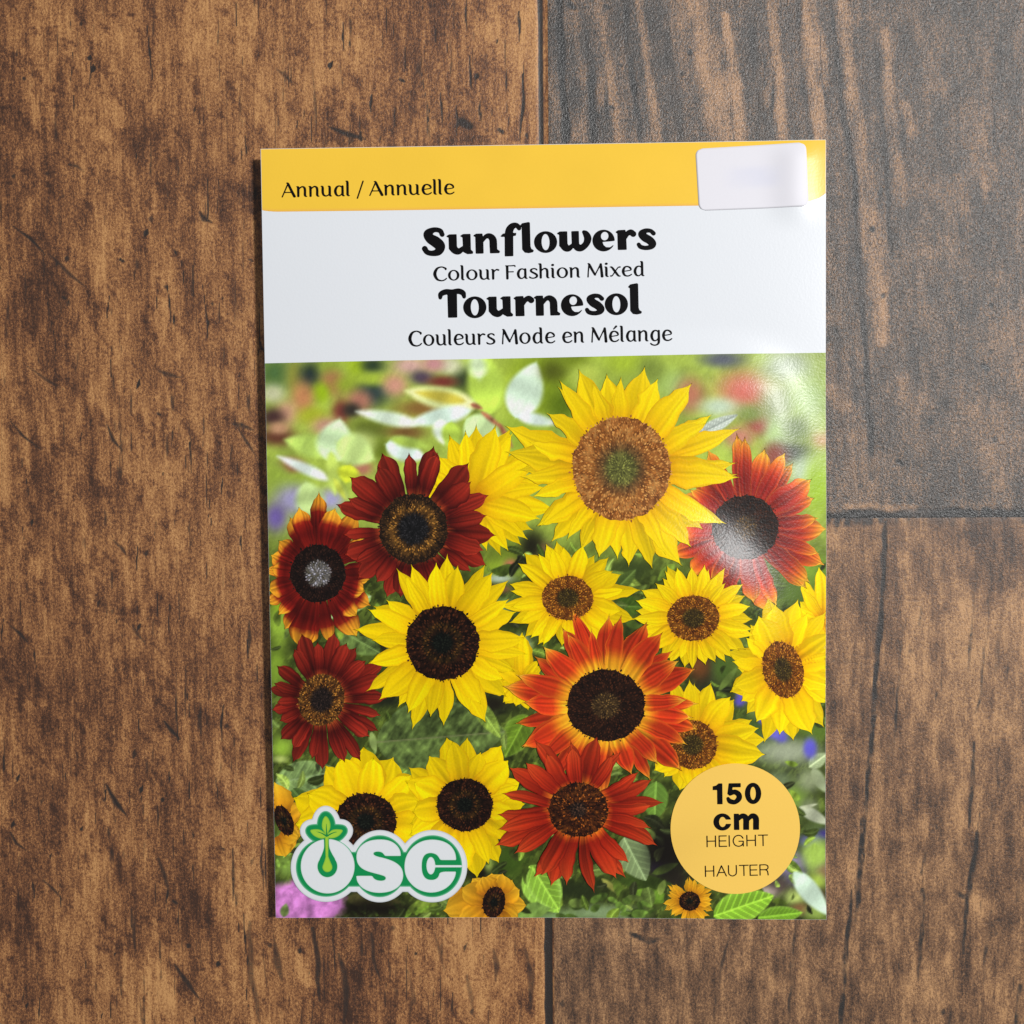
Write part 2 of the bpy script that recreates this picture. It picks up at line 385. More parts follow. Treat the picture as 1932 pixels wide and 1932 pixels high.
# --- the weathered board with long cracks
C = Plank(SEAM + 0.003, SEAM + 168, -330, JOINT - 0.003, (SEAM + 0.003, 78, -84, JOINT - 0.003))
n1, n2, n3 = streaks(C, 2, .05)
C.tone = 0.52 + 0.62 * (n1 - .5) + 0.66 * (n2 - .5) + .85 * (n3 - .5)
CR = [([(1672, 985, 5), (1668, 1080, 5), (1660, 1180, 6), (1650, 1290, 5), (1642, 1420, 5), (1632, 1530, 6), (1622, 1640, 7), (1614, 1740, 4)], .95),
      ([(1608, 1680, 3), (1600, 1760, 5), (1593, 1830, 6), (1586, 1932, 5)], .9), ([(1702, 1180, 2), (1695, 1290, 4), (1688, 1400, 3)], .75), ([(1740, 1130, 3), (1735, 1180, 4)], .55), ([(1755, 1050, 3), (1750, 1120, 4)], .5),
      ([(1840, 1100, 3), (1832, 1200, 4), (1823, 1290, 4)], .7), ([(1870, 1060, 3), (1862, 1180, 3), (1850, 1320, 4), (1840, 1345, 2)], .65), ([(1888, 1170, 4), (1878, 1270, 5)], .55), ([(1838, 1400, 3), (1836, 1470, 5), (1828, 1560, 3)], .75),
      ([(1845, 1570, 4), (1835, 1650, 6), (1825, 1700, 5), (1818, 1800, 3)], .85), ([(1806, 1684, 5), (1820, 1693, 5), (1836, 1682, 3)], .7), ([(1885, 1410, 3), (1878, 1460, 4), (1886, 1485, 3)], .65), ([(1742, 1680, 6), (1740, 1740, 5), (1732, 1850, 3)], .8),
      ([(1745, 1600, 2), (1738, 1650, 3)], .6), ([(1770, 1380, 3), (1765, 1430, 3)], .45), ([(1800, 1830, 2), (1790, 1932, 4)], .65), ([(1870, 1720, 4), (1860, 1800, 4), (1855, 1860, 2)], .65), ([(1925, 1620, 3), (1920, 1700, 4)], .6), ([(1925, 1860, 5), (1918, 1932, 6)], .75),
      ([(1500, 1735, 3), (1494, 1850, 4), (1486, 1932, 4)], .75), ([(1385, 1740, 2), (1360, 1830, 4), (1345, 1932, 4)], .65), ([(1300, 1745, 3), (1285, 1800, 2), (1278, 1932, 3)], .55), ([(1440, 1740, 2), (1436, 1800, 2)], .5),
      ([(1190, 1762, 5), (1225, 1775, 7), (1245, 1772, 4)], .8), ([(1875, 1490, 3), (1868, 1550, 4)], .5), ([(1682, 1400, 10), (1700, 1450, 12)], .4), ([(1675, 1420, 4), (1678, 1500, 3)], .5), ([(1765, 1230, 10), (1760, 1280, 8)], .35),
      ([(1575, 1245, 7), (1600, 1250, 8)], .55), ([(1540, 1850, 10), (1560, 1900, 12)], .4), ([(1660, 1035, 5), (1662, 1060, 5)], .3), ([(1580, 1000, 4), (1585, 1010, 4)], .7), ([(1700, 1010, 4), (1708, 1100, 3)], .45), ([(1785, 1040, 5), (1778, 1120, 5)], .5)]
for pts, k in CR: C.stroke(pts, k)
for pts, k in [([(1800, 1150, 30), (1810, 1300, 30)], .14), ([(1840, 1700, 14), (1870, 1715, 16)], .34), ([(1730, 1260, 12), (1740, 1340, 10)], .14), ([(1235, 1760, 10), (1210, 1800, 14)], .20), ([(1290, 1765, 20), (1310, 1800, 12)], .15),
               ([(1580, 1000, 20), (1640, 1030, 30)], .10), ([(1880, 1020, 40), (1932, 1060, 40)], -.2), ([(1640, 1720, 30), (1660, 1932, 50)], -.10), ([(1570, 1100, 14), (1572, 1400, 16)], -.10), ([(1720, 1850, 30), (1760, 1932, 30)], .08)]:
    C.stroke(pts, k, arr='tone', mode='add', soft=1.0)
C.dashes(230, (SEAM + 1, 76, -82, JOINT - 1), (1.2, 5), (.10, .26), (.3, .7), .08)
C.dashes(60, (SEAM + 1, 76, -82, JOINT - 1), (.4, 1.2), (.2, .5), (.45, .9), .2)
jd = C.q1 - C.Q + 2.0 * (fbm(C.P / 4, C.Q * 0 + 4, 3, 4, .6) - .4)
C.mark = np.maximum(C.mark, .8 * smooth(1.9, .8, jd) * (.5 + .8 * vnoise(C.P / 4, C.Q * 0 + 2, 8)))
C.mark *= np.clip(.05 + 1.45 * fbm(C.P / .8, C.Q / 2.6, 4, 4, .7), 0, 1)
C.build(M_WOOD_GREY)

# ------------------------------------------------------------------ packet: shape of its front
W2, H2 = 41.5, 57.732
def g2(u, v, cu, cv, su, sv, rot=0.0):
    c, s = math.cos(rot), math.sin(rot)
    a = (u - cu) * c + (v - cv) * s; b = -(u - cu) * s + (v - cv) * c
    return np.exp(-(a / su) ** 2 - (b / sv) ** 2)
def lift(u, v):
    e = np.clip((W2 - u) / (2 * W2), 0, 1)
    return e ** 1.12 * (2.12 + .22 * v / H2)
def z_front(u, v):
    u = np.asarray(u, float); v = np.asarray(v, float)
    a = np.clip(1 - np.abs(u / W2) ** 4, 0, 1); b = np.clip(1 - np.abs(v / H2) ** 4, 0, 1)
    z = lift(u, v) + 0.30 + .45 * (a * b) ** .9
    # the seeds' bulge: a low plateau with a soft flank
    r = np.hypot((u - 10) / 26, (v + 22) / 25)
    z = z + 2.2 / (1 + np.exp(np.clip((r - 1.03) * 26 / 2.05, -40, 40))) * smooth(0, 9, H2 - np.abs(v)) * smooth(0, 5, W2 - np.abs(u))
    # a shallow step where the filled part ends, along the upper corner
    d = (u - 37.2) * .85 + (v - 18.5) * .52
    z = z + 1.5 / (1 + np.exp(np.clip(d / 1.8, -40, 40))) * smooth(31, 21, v) * smooth(-44, 0, v) * smooth(-6, 26, u) * smooth(-4, 8, W2 - u)
    # a soft ridge beside the sticker at the upper corner
    z = z + .42 * np.exp(-((u - 37.0) / 2.7) ** 2) * smooth(44, 50, v) * smooth(-1, 3, H2 - v)
    # faint waviness of the paper
    z = z + .10 * (np.sin(u / 9 + v / 23) * np.sin(v / 13 - u / 31 + 1)) * np.clip(a * b, 0, 1)
    # the sealed bottom lip curls up a little at the corner
    z = z + .55 * smooth(-50, -H2, v) * smooth(0, 36, u)
    return z
def z_back(u, v):
    e = smooth(0, 7, W2 - np.abs(u)) * smooth(0, 9, H2 - np.abs(v))          # the filled back sags to the floor
    return lift(u, v) * (1 - e) + 0.02

packet = empty('seed_packet', 'flat paper sunflower seed packet with yellow band and white price sticker lying on wood planks', 'seed packet')

nu, nv = 167, 231
U, Vv = np.meshgrid(np.linspace(-W2, W2, nu), np.linspace(-H2, H2, nv))
make_mesh('front_sheet', np.stack([U, Vv, z_front(U, Vv)], -1).reshape(-1, 3), [grid_quads(nu, nv)], M_WHITE, packet)
ub, vb = np.meshgrid(np.linspace(-W2, W2, 61), np.linspace(-H2, H2, 61))
q = grid_quads(61, 61)[:, ::-1]
Vb = np.stack([ub, vb, z_back(ub, vb)], -1).reshape(-1, 3)
idx = np.arange(61 * 61).reshape(61, 61)
loop = np.concatenate([idx[0, :-1], idx[:-1, -1], idx[-1, :0:-1], idx[:0:-1, 0]])
top = Vb[loop].copy(); top[:, 2] = z_front(top[:, 0], top[:, 1]) - 0.004
k = len(loop); j = np.arange(k)
make_mesh('back_sheet', np.concatenate([Vb, top]), [q, np.stack([loop, loop[(j + 1) % k], len(Vb) + (j + 1) % k, len(Vb) + j], -1)], M_BACK, packet)

def on_packet(x, y):
    """point measured in the photograph -> (u, v) mm on the packet's front"""
    z = 1.5 + 0 * np.asarray(x, float)
    for _ in range(8):
        u, v = to_floor(x, y, z); z = z_front(np.clip(u, -W2, W2), np.clip(v, -H2, H2))
    return u, v

def clip_poly(P):
    P[:, 0] = np.clip(P[:, 0], -W2 + .05, W2 - .05); P[:, 1] = np.clip(P[:, 1], -H2 + .05, H2 - .05)
    return P

# ------------------------------------------------------------------ printed shapes from distance fields
def seg_dist(X, Y, P):
    d = np.full(X.shape, 1e9)
    n = len(P)
    for i in range(n):
        ax, ay = P[i]; bx, by = P[(i + 1) % n]
        L = (bx - ax) ** 2 + (by - ay) ** 2 + 1e-12
        t = np.clip(((X - ax) * (bx - ax) + (Y - ay) * (by - ay)) / L, 0, 1)
        d = np.minimum(d, (X - ax - t * (bx - ax)) ** 2 + (Y - ay - t * (by - ay)) ** 2)
    return np.sqrt(d)

def poly_sdf(X, Y, P, rnd=0.0):
    d = seg_dist(X, Y, P)
    ins = np.zeros(X.shape, bool); n = len(P)
    for i in range(n):
        ax, ay = P[i]; bx, by = P[(i + 1) % n]
        if ay == by: continue
        c = ((ay > Y) != (by > Y)) & (X < (bx - ax) * (Y - ay) / (by - ay) + ax)
        ins ^= c
    return np.where(ins, -d, d) - rnd

def catmull(pts, n=10):
    pts = [np.array(p, float) for p in pts]
    if len(pts) < 3: return [pts[0] + (pts[-1] - pts[0]) * t for t in np.linspace(0, 1, n * 2)] if len(pts) == 2 else pts
    ext = [2 * pts[0] - pts[1]] + pts + [2 * pts[-1] - pts[-2]]
    out = []
    for i in range(1, len(ext) - 2):
        a, b, c, d = ext[i - 1:i + 3]
        for t in np.linspace(0, 1, n, endpoint=False):
            out.append(.5 * (2 * b + (c - a) * t + (2 * a - 5 * b + 4 * c - d) * t * t + (3 * b - a - 3 * c + d) * t ** 3))
    out.append(pts[-1])
    return out

def stroke_sdf(X, Y, pts, n=12):
    d = np.full(X.shape, 1e9)
    S = catmull(pts, n)
    for a, b in zip(S[:-1], S[1:]) if len(S) > 1 else [(S[0], S[0])]:
        L = (b[0] - a[0]) ** 2 + (b[1] - a[1]) ** 2 + 1e-12
        t = np.clip(((X - a[0]) * (b[0] - a[0]) + (Y - a[1]) * (b[1] - a[1])) / L, 0, 1)
        d = np.minimum(d, np.hypot(X - a[0] - t * (b[0] - a[0]), Y - a[1] - t * (b[1] - a[1])) - (a[2] + (b[2] - a[2]) * t))
    return d

def ell(cx, cy, rx, ry, rot=0, n=72):
    t = np.linspace(0, 2 * math.pi, n, endpoint=False); c, s = math.cos(rot), math.sin(rot)
    return [(cx + rx * math.cos(a) * c - ry * math.sin(a) * s, cy + rx * math.cos(a) * s + ry * math.sin(a) * c) for a in t]

def field(prims, X, Y):
    """prims: ('s', pts) ('p', pts, round) ('e', cx, cy, rx, ry[, rot]); a leading '-' cuts"""
    F = np.full(X.shape, 1e9)
    for pr in prims:
        k = pr[0]; cut = k.startswith('-'); k = k[-1]
        if k == 's': d = stroke_sdf(X, Y, pr[1])
        elif k == 'p': d = poly_sdf(X, Y, pr[1], pr[2] if len(pr) > 2 else 0)
        else: d = poly_sdf(X, Y, ell(*pr[1:]))
        F = np.maximum(F, -d) if cut else np.minimum(F, d)
    return F

def march(F, xs, ys):
    """inside (F<0) of a sampled field -> vertices (N,2), list of polygons, F at the vertices"""
    ny, nx = F.shape
    V = []; VF = []; key = {}; polys = []
    def corner(j, i):
        k = (j, i)
        if k not in key: key[k] = len(V); V.append((xs[i], ys[j])); VF.append(F[j, i])
        return key[k]
    def cross(j, i, j2, i2):
        k = (j, i, j2, i2) if (j, i) < (j2, i2) else (j2, i2, j, i)
        if k not in key:
            a, b = F[k[0], k[1]], F[k[2], k[3]]; t = a / (a - b)
            key[k] = len(V); V.append((xs[k[1]] + (xs[k[3]] - xs[k[1]]) * t, ys[k[0]] + (ys[k[2]] - ys[k[0]]) * t)); VF.append(0.0)
        return key[k]
    IN = F < 0
    any_in = IN[:-1, :-1] | IN[1:, :-1] | IN[:-1, 1:] | IN[1:, 1:]
    for j, i in zip(*np.nonzero(any_in)):
        cs = [(j, i), (j, i + 1), (j + 1, i + 1), (j + 1, i)]
        poly = []
        for a in range(4):
            c, d = cs[a], cs[(a + 1) % 4]
            if IN[c]: poly.append(corner(*c))
            if IN[c] != IN[d]: poly.append(cross(*c, *d))
        if len(poly) >= 3: polys.append(poly)
    return np.array(V), polys, np.array(VF)

class Print:
    """collects flat printed shapes in packet millimetres, then lays them on the packet's front"""
    def __init__(s): s.V = []; s.P = []; s.C = []; s.n = 0
    def add(s, UV, polys, z, col):
        UV = np.asarray(UV, float)
        s.V.append(np.column_stack([UV, np.broadcast_to(z, len(UV))]))
        s.C.append(np.broadcast_to(col, (len(UV), 3)))
        s.P += [[i + s.n for i in p] for p in polys]; s.n += len(UV)
    def build(s, name, mat, parent):
        V = np.concatenate(s.V); C = np.concatenate(s.C)
        V = clip_poly(V); V[:, 2] += z_front(V[:, 0], V[:, 1])
        by = {}
        for p in s.P: by.setdefault(len(p), []).append(p)
        arrs = []
        for k, ps in by.items():
            a = np.array(ps)
            x, y = V[:, 0], V[:, 1]
            A2 = sum(x[a[:, i]] * y[a[:, (i + 1) % k]] - x[a[:, (i + 1) % k]] * y[a[:, i]] for i in range(k))
            a = np.where((A2 < 0)[:, None], a[:, ::-1], a)
            arrs.append(a)
        return make_mesh(name, V, arrs, mat, parent, col=C)

# ------------------------------------------------------------------ letter shapes (x-height 100)
def LG():
    g = {}
    foot = lambda x: ('s', [(x, 40, 9), (x, 16, 9), (x + 5, 5, 6.5), (x + 13, 4, 4)])
    stem = lambda x, top=96: ('s', [(x - 10, top, 4.5), (x - 3, top - 2, 7), (x, top - 14, 9), (x, 6, 8.5)])
    arch = [('s', [(14, 64, 5), (26, 84, 5.5), (42, 95, 7), (56, 86, 8.8), (60, 66, 9), (60, 30, 9)]), foot(60)]
    bowl = ('s', [(62, 82, 5), (44, 96, 6), (24, 86, 8.5), (13, 50, 10), (21, 14, 8.5), (38, 4, 6), (54, 16, 5), (64, 38, 5)])
    g['n'] = ([stem(13)] + arch, 86)
    g['u'] = ([('s', [(2, 96, 4.5), (10, 94, 7), (13, 80, 9), (13, 38, 9), (20, 13, 8.3), (36, 5, 6.5), (52, 14, 5), (62, 32, 5)]), ('s', [(52, 96, 4.5), (59, 94, 7), (62, 82, 9), (62, 30, 9)]), foot(62)], 88)
    g['a'] = ([bowl, ('s', [(64, 93, 8.5), (64, 30, 9)]), foot(64)], 88)
    g['l'] = ([('s', [(1, 140, 4.5), (8, 138, 7), (11, 124, 9), (11, 30, 9)]), foot(11)], 37)
    e = [('s', [(16, 50, 5), (42, 54, 5), (68, 62, 5.5), (62, 84, 8), (42, 96, 6.5), (23, 86, 8.5), (13, 50, 10), (22, 15, 8.5), (42, 4, 6.5), (60, 9, 6), (72, 20, 5)])]
    g['e'] = (e, 84)
    g['é'] = (e + [('s', [(38, 116, 5), (56, 140, 8.5)])], 84)
    g['A'] = ([('s', [(2, 2, 5), (24, 66, 5), (44, 126, 5.5)]), ('s', [(34, 131, 4), (44, 127, 8), (60, 80, 9.5), (88, 5, 10.5)]), ('s', [(18, 44, 5), (70, 44, 5)])], 102)
    g['/'] = ([('s', [(4, -22, 5.5), (46, 138, 5.5)])], 52)
    g['C'] = ([('s', [(92, 106, 6), (90, 118, 8), (62, 132, 6), (30, 116, 9.5), (14, 65, 12), (30, 15, 9.5), (60, 0, 6.5), (84, 8, 6), (96, 22, 5)])], 106)
    g['o'] = ([('e', 42, 50, 41, 52), ('-e', 42, 50, 22, 41)], 92)
    g['r'] = ([stem(13), ('s', [(14, 62, 5), (26, 84, 5.5), (40, 95, 7), (51, 90, 8)])], 62)
    g['F'] = ([('s', [(14, 124, 9.5), (14, 5, 9)]), ('s', [(4, 129, 5), (40, 128, 5.5), (66, 129, 6), (70, 118, 4)]), ('s', [(14, 70, 5), (56, 70, 5.5)])], 78)
    g['s'] = ([('s', [(58, 82, 5.5), (52, 91, 6.5), (36, 96, 6), (18, 86, 8), (19, 68, 8.5), (38, 53, 9), (56, 37, 9), (56, 16, 8), (34, 4, 6), (12, 9, 6.5), (6, 18, 5)])], 72)
    g['h'] = ([('s', [(0, 140, 4.5), (9, 138, 7), (13, 124, 9), (13, 6, 8.5)])] + arch, 86)
    g['i'] = ([('s', [(3, 96, 4.5), (10, 94, 7), (13, 82, 9), (13, 30, 9)]), foot(13), ('s', [(13, 126, 11), (13.5, 127, 11)])], 39)
    g['M'] = ([('s', [(8, 3, 5.5), (11, 60, 5), (17, 126, 6)]), ('s', [(8, 131, 3.5), (18, 126, 8), (36, 76, 9.5), (58, 22, 8)]), ('s', [(58, 22, 5), (80, 76, 5), (100, 128, 6)]), ('s', [(100, 124, 9), (104, 70, 9.5), (108, 5, 10.5)])], 126)
    g['x'] = ([('s', [(2, 95, 4.5), (14, 90, 8), (36, 50, 9.5), (58, 10, 8), (72, 5, 4.5)]), ('s', [(70, 92, 7.5), (58, 88, 5), (36, 50, 5), (16, 12, 5), (6, 8, 7.5)])], 80)
    g['d'] = ([bowl, ('s', [(54, 140, 4.5), (61, 138, 7), (64, 124, 9), (64, 30, 9)]), foot(64)], 90)
    g['g'] = ([bowl, ('s', [(64, 93, 8.5), (64, 10, 9), (59, -22, 8), (38, -36, 6), (16, -31, 6.5), (6, -20, 6)])], 84)
    g[' '] = ([], 38)
    return g

def HG():
    g = {}
    g['S'] = ([('s', [(98, 100, 12), (88, 119, 12), (58, 124, 13), (30, 106, 21), (40, 82, 24), (66, 64, 27), (86, 42, 25), (78, 16, 19), (50, 8, 14), (24, 14, 13), (12, 32, 14)])], 120)
    g['u'] = ([('p', [(1, 90), (12, 97), (45, 97), (45, 28), (11, 28), (11, 85)], 3), ('s', [(28, 34, 20), (40, 19, 18), (58, 15, 15), (82, 34, 9)]), ('p', [(68, 90), (79, 97), (112, 97), (112, 20), (123, 9), (121, 3), (98, 2), (80, 12), (78, 85)], 3)], 130)
    g['n'] = ([('p', [(1, 90), (12, 97), (40, 97), (43, 60), (43, 3), (10, 3), (10, 85)], 3), ('s', [(42, 64, 8), (58, 84, 11), (77, 86, 14), (92, 68, 18), (93, 34, 18)]), ('p', [(78, 50), (109, 50), (109, 18), (122, 9), (120, 3), (79, 3)], 3)], 128)
    g['f'] = ([('p', [(22, -14), (58, -14), (60, 90), (24, 90)], 3), ('s', [(41, 88, 20), (46, 114, 19), (60, 132, 16), (78, 137, 12), (90, 126, 12), (92, 120, 10)]), ('p', [(3, 84), (14, 95), (76, 97), (74, 86), (10, 82)], 2)], 96)
    g['l'] = ([('p', [(3, 133), (12, 143), (42, 148), (46, 146), (46, 30), (50, 16), (61, 9), (59, 3), (40, -1), (22, 2), (11, 16), (11, 128)], 3)], 66)
    g['o'] = ([('e', 56, 49, 56, 54), ('-e', 56, 49, 19, 40)], 114)
    g['w'] = ([('p', [(1, 90), (12, 97), (45, 97), (45, 28), (10, 28), (11, 85)], 3), ('s', [(28, 34, 20), (39, 18, 18), (55, 15, 14), (74, 32, 9)]), ('p', [(70, 97), (101, 97), (101, 28), (71, 28)], 3), ('s', [(86, 34, 17), (97, 18, 18), (116, 16, 16), (138, 36, 16), (146, 62, 18), (138, 84, 15), (128, 94, 9)])], 168)
    g['e'] = ([('e', 54, 49, 54, 54), ('-e', 60, 71, 18, 21, -.2), ('-p', [(50, 41), (86, 43), (130, 47), (130, 25), (100, 27), (84, 16), (66, 17), (55, 27)], 1)], 114)
    g['r'] = ([('p', [(2, 89), (12, 96), (44, 97), (47, 60), (48, 3), (10, 3), (10, 84)], 3), ('s', [(44, 60, 9), (56, 80, 12), (72, 87, 14), (84, 78, 15)])], 98)
    g['s'] = ([('s', [(84, 78, 11), (70, 91, 10), (46, 92, 12), (27, 78, 17), (40, 60, 20), (63, 45, 20), (78, 27, 18), (70, 12, 13), (44, 7, 11), (20, 13, 11), (11, 25, 10)])], 97)
    g['T'] = ([('s', [(9, 100, 9), (13, 118, 13), (36, 128, 14), (66, 127, 13), (98, 130, 14), (119, 120, 13), (124, 102, 9)]), ('p', [(46, 128), (87, 128), (86, 3), (47, 3)], 3)], 118)
    g['1'] = ([('p', [(32, 0), (60, 0), (60, 100), (40, 100), (28, 90), (10, 86), (10, 68), (32, 68)], 0)], 76)
    g['5'] = ([('p', [(16, 100), (78, 100), (78, 80), (36, 80), (33, 54), (8, 46)], 0), ('s', [(22, 50, 10), (46, 58, 12), (66, 46, 14), (68, 28, 14), (48, 10, 11), (22, 14, 12), (12, 26, 9)])], 96)
    g['0'] = ([('e', 44, 50, 42, 51), ('-e', 44, 50, 14, 31)], 90)
    g['c'] = ([('e', 44, 39, 42, 41), ('-e', 45, 39, 16, 24), ('-p', [(52, 50), (95, 50), (95, 30), (52, 30)], 0)], 93)
    g['m'] = ([('p', [(4, 78), (28, 78), (30, 0), (4, 0)], 0), ('s', [(22, 48, 7), (42, 66, 12), (60, 56, 14), (61, 14, 14)]), ('s', [(70, 48, 7), (88, 66, 12), (106, 56, 14), (107, 14, 14)]), ('p', [(47, 30), (75, 30), (75, 0), (47, 0)]), ('p', [(93, 30), (121, 30), (121, 0), (93, 0)])], 124)
    g[' '] = ([], 40)
    return g

def TG():
    r = 4.8; g = {}
    L = lambda *p: ('s', [(x, y, r) for x, y in p])
    g['H'] = ([L((8, 4), (8, 96)), L((72, 4), (72, 96)), L((8, 52), (72, 52))], 92)
    g['E'] = ([L((8, 4), (8, 96)), L((8, 95), (62, 95)), L((8, 52), (58, 52)), L((8, 5), (64, 5))], 76)
    g['I'] = ([L((8, 4), (8, 96))], 30)
    g['G'] = ([L((82, 72), (70, 90), (46, 97), (20, 84), (8, 50), (20, 16), (46, 3), (70, 10), (82, 28)), L((84, 46), (84, 4)), L((52, 46), (84, 46))], 104)
    g['T'] = ([L((4, 95), (72, 95)), L((38, 95), (38, 4))], 78)
    g['A'] = ([L((4, 4), (40, 96)), L((40, 96), (76, 4)), L((18, 36), (62, 36))], 86)
    g['U'] = ([L((8, 96), (8, 40), (14, 16), (38, 3), (62, 16), (68, 40), (68, 96))], 88)
    g['R'] = ([L((8, 4), (8, 96)), L((8, 95), (50, 95), (68, 84), (68, 62), (50, 52), (8, 52)), L((46, 52), (64, 40), (70, 4))], 84)
    g[' '] = ([], 36)
    return g
FONTS = {'light': LG(), 'heavy': HG(), 'thin': TG()}
_glyphs = {}
def glyph(font, ch, step):
    k = (font, ch)
    if k not in _glyphs:
        prims, adv = FONTS[font][ch]
        if not prims: _glyphs[k] = (None, None, adv)
        else:
            xs = np.arange(-14, adv + 18, step); ys = np.arange(-46, 160, step)
            X, Y = np.meshgrid(xs, ys)
            V, polys, _ = march(field(prims, X, Y), xs, ys)
            _glyphs[k] = (V, polys, adv)
    return _glyphs[k]

def lettering(text, font, p0, p1, height_px, z, mat, parent, unit=100.0, step=3.5, color=(20, 17, 20)):
    """text set between two baseline ends measured in the photograph; height_px = size of `unit` there"""
    a = np.array(p0, float); b = np.array(p1, float)
    dirn = (b - a); L = np.linalg.norm(dirn); dirn /= L
    up = np.array([dirn[1], -dirn[0]])
    sy = height_px / unit
    total = sum(glyph(font, c, step)[2] for c in text) - 10
    sx = L / total
    pr = Print(); x = 0
    for c in text:
        V, polys, adv = glyph(font, c, step)
        if V is not None:
            XY = a + np.outer((V[:, 0] + x) * sx, dirn) + np.outer(V[:, 1] * sy, up)
            UV = np.stack(on_packet(XY[:, 0], XY[:, 1]), -1)
            pr.add(UV, polys, z, lin(color))
        x += adv
    return pr.build('lettering', mat, parent)

# ------------------------------------------------------------------ yellow header band
ue = np.linspace(491, 1560, 160)
def band_edge(x):
    y = np.interp(x, [480, 500, 520, 700, 1000, 1318, 1440, 1525, 1545, 1562], [393, 398, 399.5, 397.5, 393, 388, 384, 380.5, 374, 362])
    return y
bp_ = Print()
uu, vb_ = on_packet(ue, band_edge(ue))
order = np.linspace(-W2, W2, 170)
vbe = np.interp(order, uu, vb_)
rowsn = 40
T = np.linspace(0, 1, rowsn)[:, None]
gu = np.broadcast_to(order, (rowsn, 170)); gv = vbe + (H2 - vbe) * T
px_, py_ = to_photo(gu, gv, z_front(gu, gv))
nz = fbm(gu / 6, gv / 6, 3, 3)[..., None]
cb = lin((247, 201, 66)) * (1 + .06 * (nz - .5))
edge_t = smooth(.05, .0, T)[..., None] * np.ones((rowsn, 170, 1))
cb = cb * (1 - .7 * edge_t) + lin((238, 176, 88)) * .7 * edge_t
bp_.add(np.stack([gu, gv], -1).reshape(-1, 2), grid_quads(170, rowsn).tolist(), 0.006, cb.reshape(-1, 3))
bp_.build('header_band', M_FLAT, packet)

lettering('Annual / Annuelle', 'light', (532, 372.2), (857, 366.6), 20.2, .016, M_INK, packet)
lettering('Sunflowers', 'heavy', (797, 481.5), (1235, 470), 38.0, .016, M_INK, packet)
lettering('Colour Fashion Mixed', 'light', (817, 530.0), (1216, 520.8), 19.6, .016, M_INK, packet)
lettering('Tournesol', 'heavy', (828, 600), (1208, 591.8), 38.2, .016, M_INK, packet)
lettering('Couleurs Mode en Mélange', 'light', (770, 653), (1268, 643.0), 21.0, .016, M_INK, packet)

# ------------------------------------------------------------------ printed photograph: garden background
F1 = lambda x, y: (503.6 + .28074 * x, 658.6 + .28074 * y)
F2 = lambda x, y: (955.6 + .32084 * x, 658.6 + .32084 * y)
F3 = lambda x, y: (503.6 + .28074 * x, 1007.3 + .28074 * y)
F4 = lambda x, y: (955.6 + .32084 * x, 1033.1 + .32084 * y)
F5 = lambda x, y: (503.6 + .28074 * x, 1381.8 + .28074 * y)
F6 = lambda x, y: (955.6 + .32084 * x, 1381.8 + .32084 * y)
SC = {F1: .28074, F2: .32084, F3: .28074, F4: .32084, F5: .28074, F6: .32084}

ul, vl = on_packet(501, 685.5); ur, vr = on_packet(1558, 665.5)
NX, NY = 480, 486
gu0 = np.linspace(-W2 + .02, W2 - .02, NX)
vtop = vl + (vr - vl) * (gu0 - ul) / (ur - ul)
T = np.linspace(0, 1, NY)[:, None]
GU = np.broadcast_to(gu0, (NY, NX)); GV = vtop + (-H2 + .02 - vtop) * T
PX, PY = to_photo(GU, GV, z_front(GU, GV))
low = smooth(960, 1120, PY)[..., None]
nA = fbm(PX / 34, PY / 34, 2, 4)[..., None]; nB = fbm(PX / 13, PY / 13, 5, 4)[..., None]; nC = fbm(PX / 7 + .5 * PY / 7, PY / 14, 9, 3)[..., None]
hi_c = np.array([160, 182, 74]) * (.78 + .5 * nA)
lo_c = np.array([70, 86, 36]) * (.35 + 1.0 * nB + .4 * (nA - .5)) + np.array([22, 26, 10]) * (nC > .6)
IMG = hi_c * (1 - low) + lo_c * low

def blob(F, x, y, c, rx, ry=None, k=.95):
    s = SC[F]; X, Y = F(x, y); rx = rx * s; ry = (ry or rx / s) * s
    g = 1.32 if F in (F1, F2) else 1.1
    d2 = ((PX - X) / rx / g) ** 2 + ((PY - Y) / ry / g) ** 2
    wgt = (k * np.exp(-(d2 ** 1.35) * .75))[..., None]
    IMG[:] = IMG * (1 - wgt) + np.array(c, float) * wgt

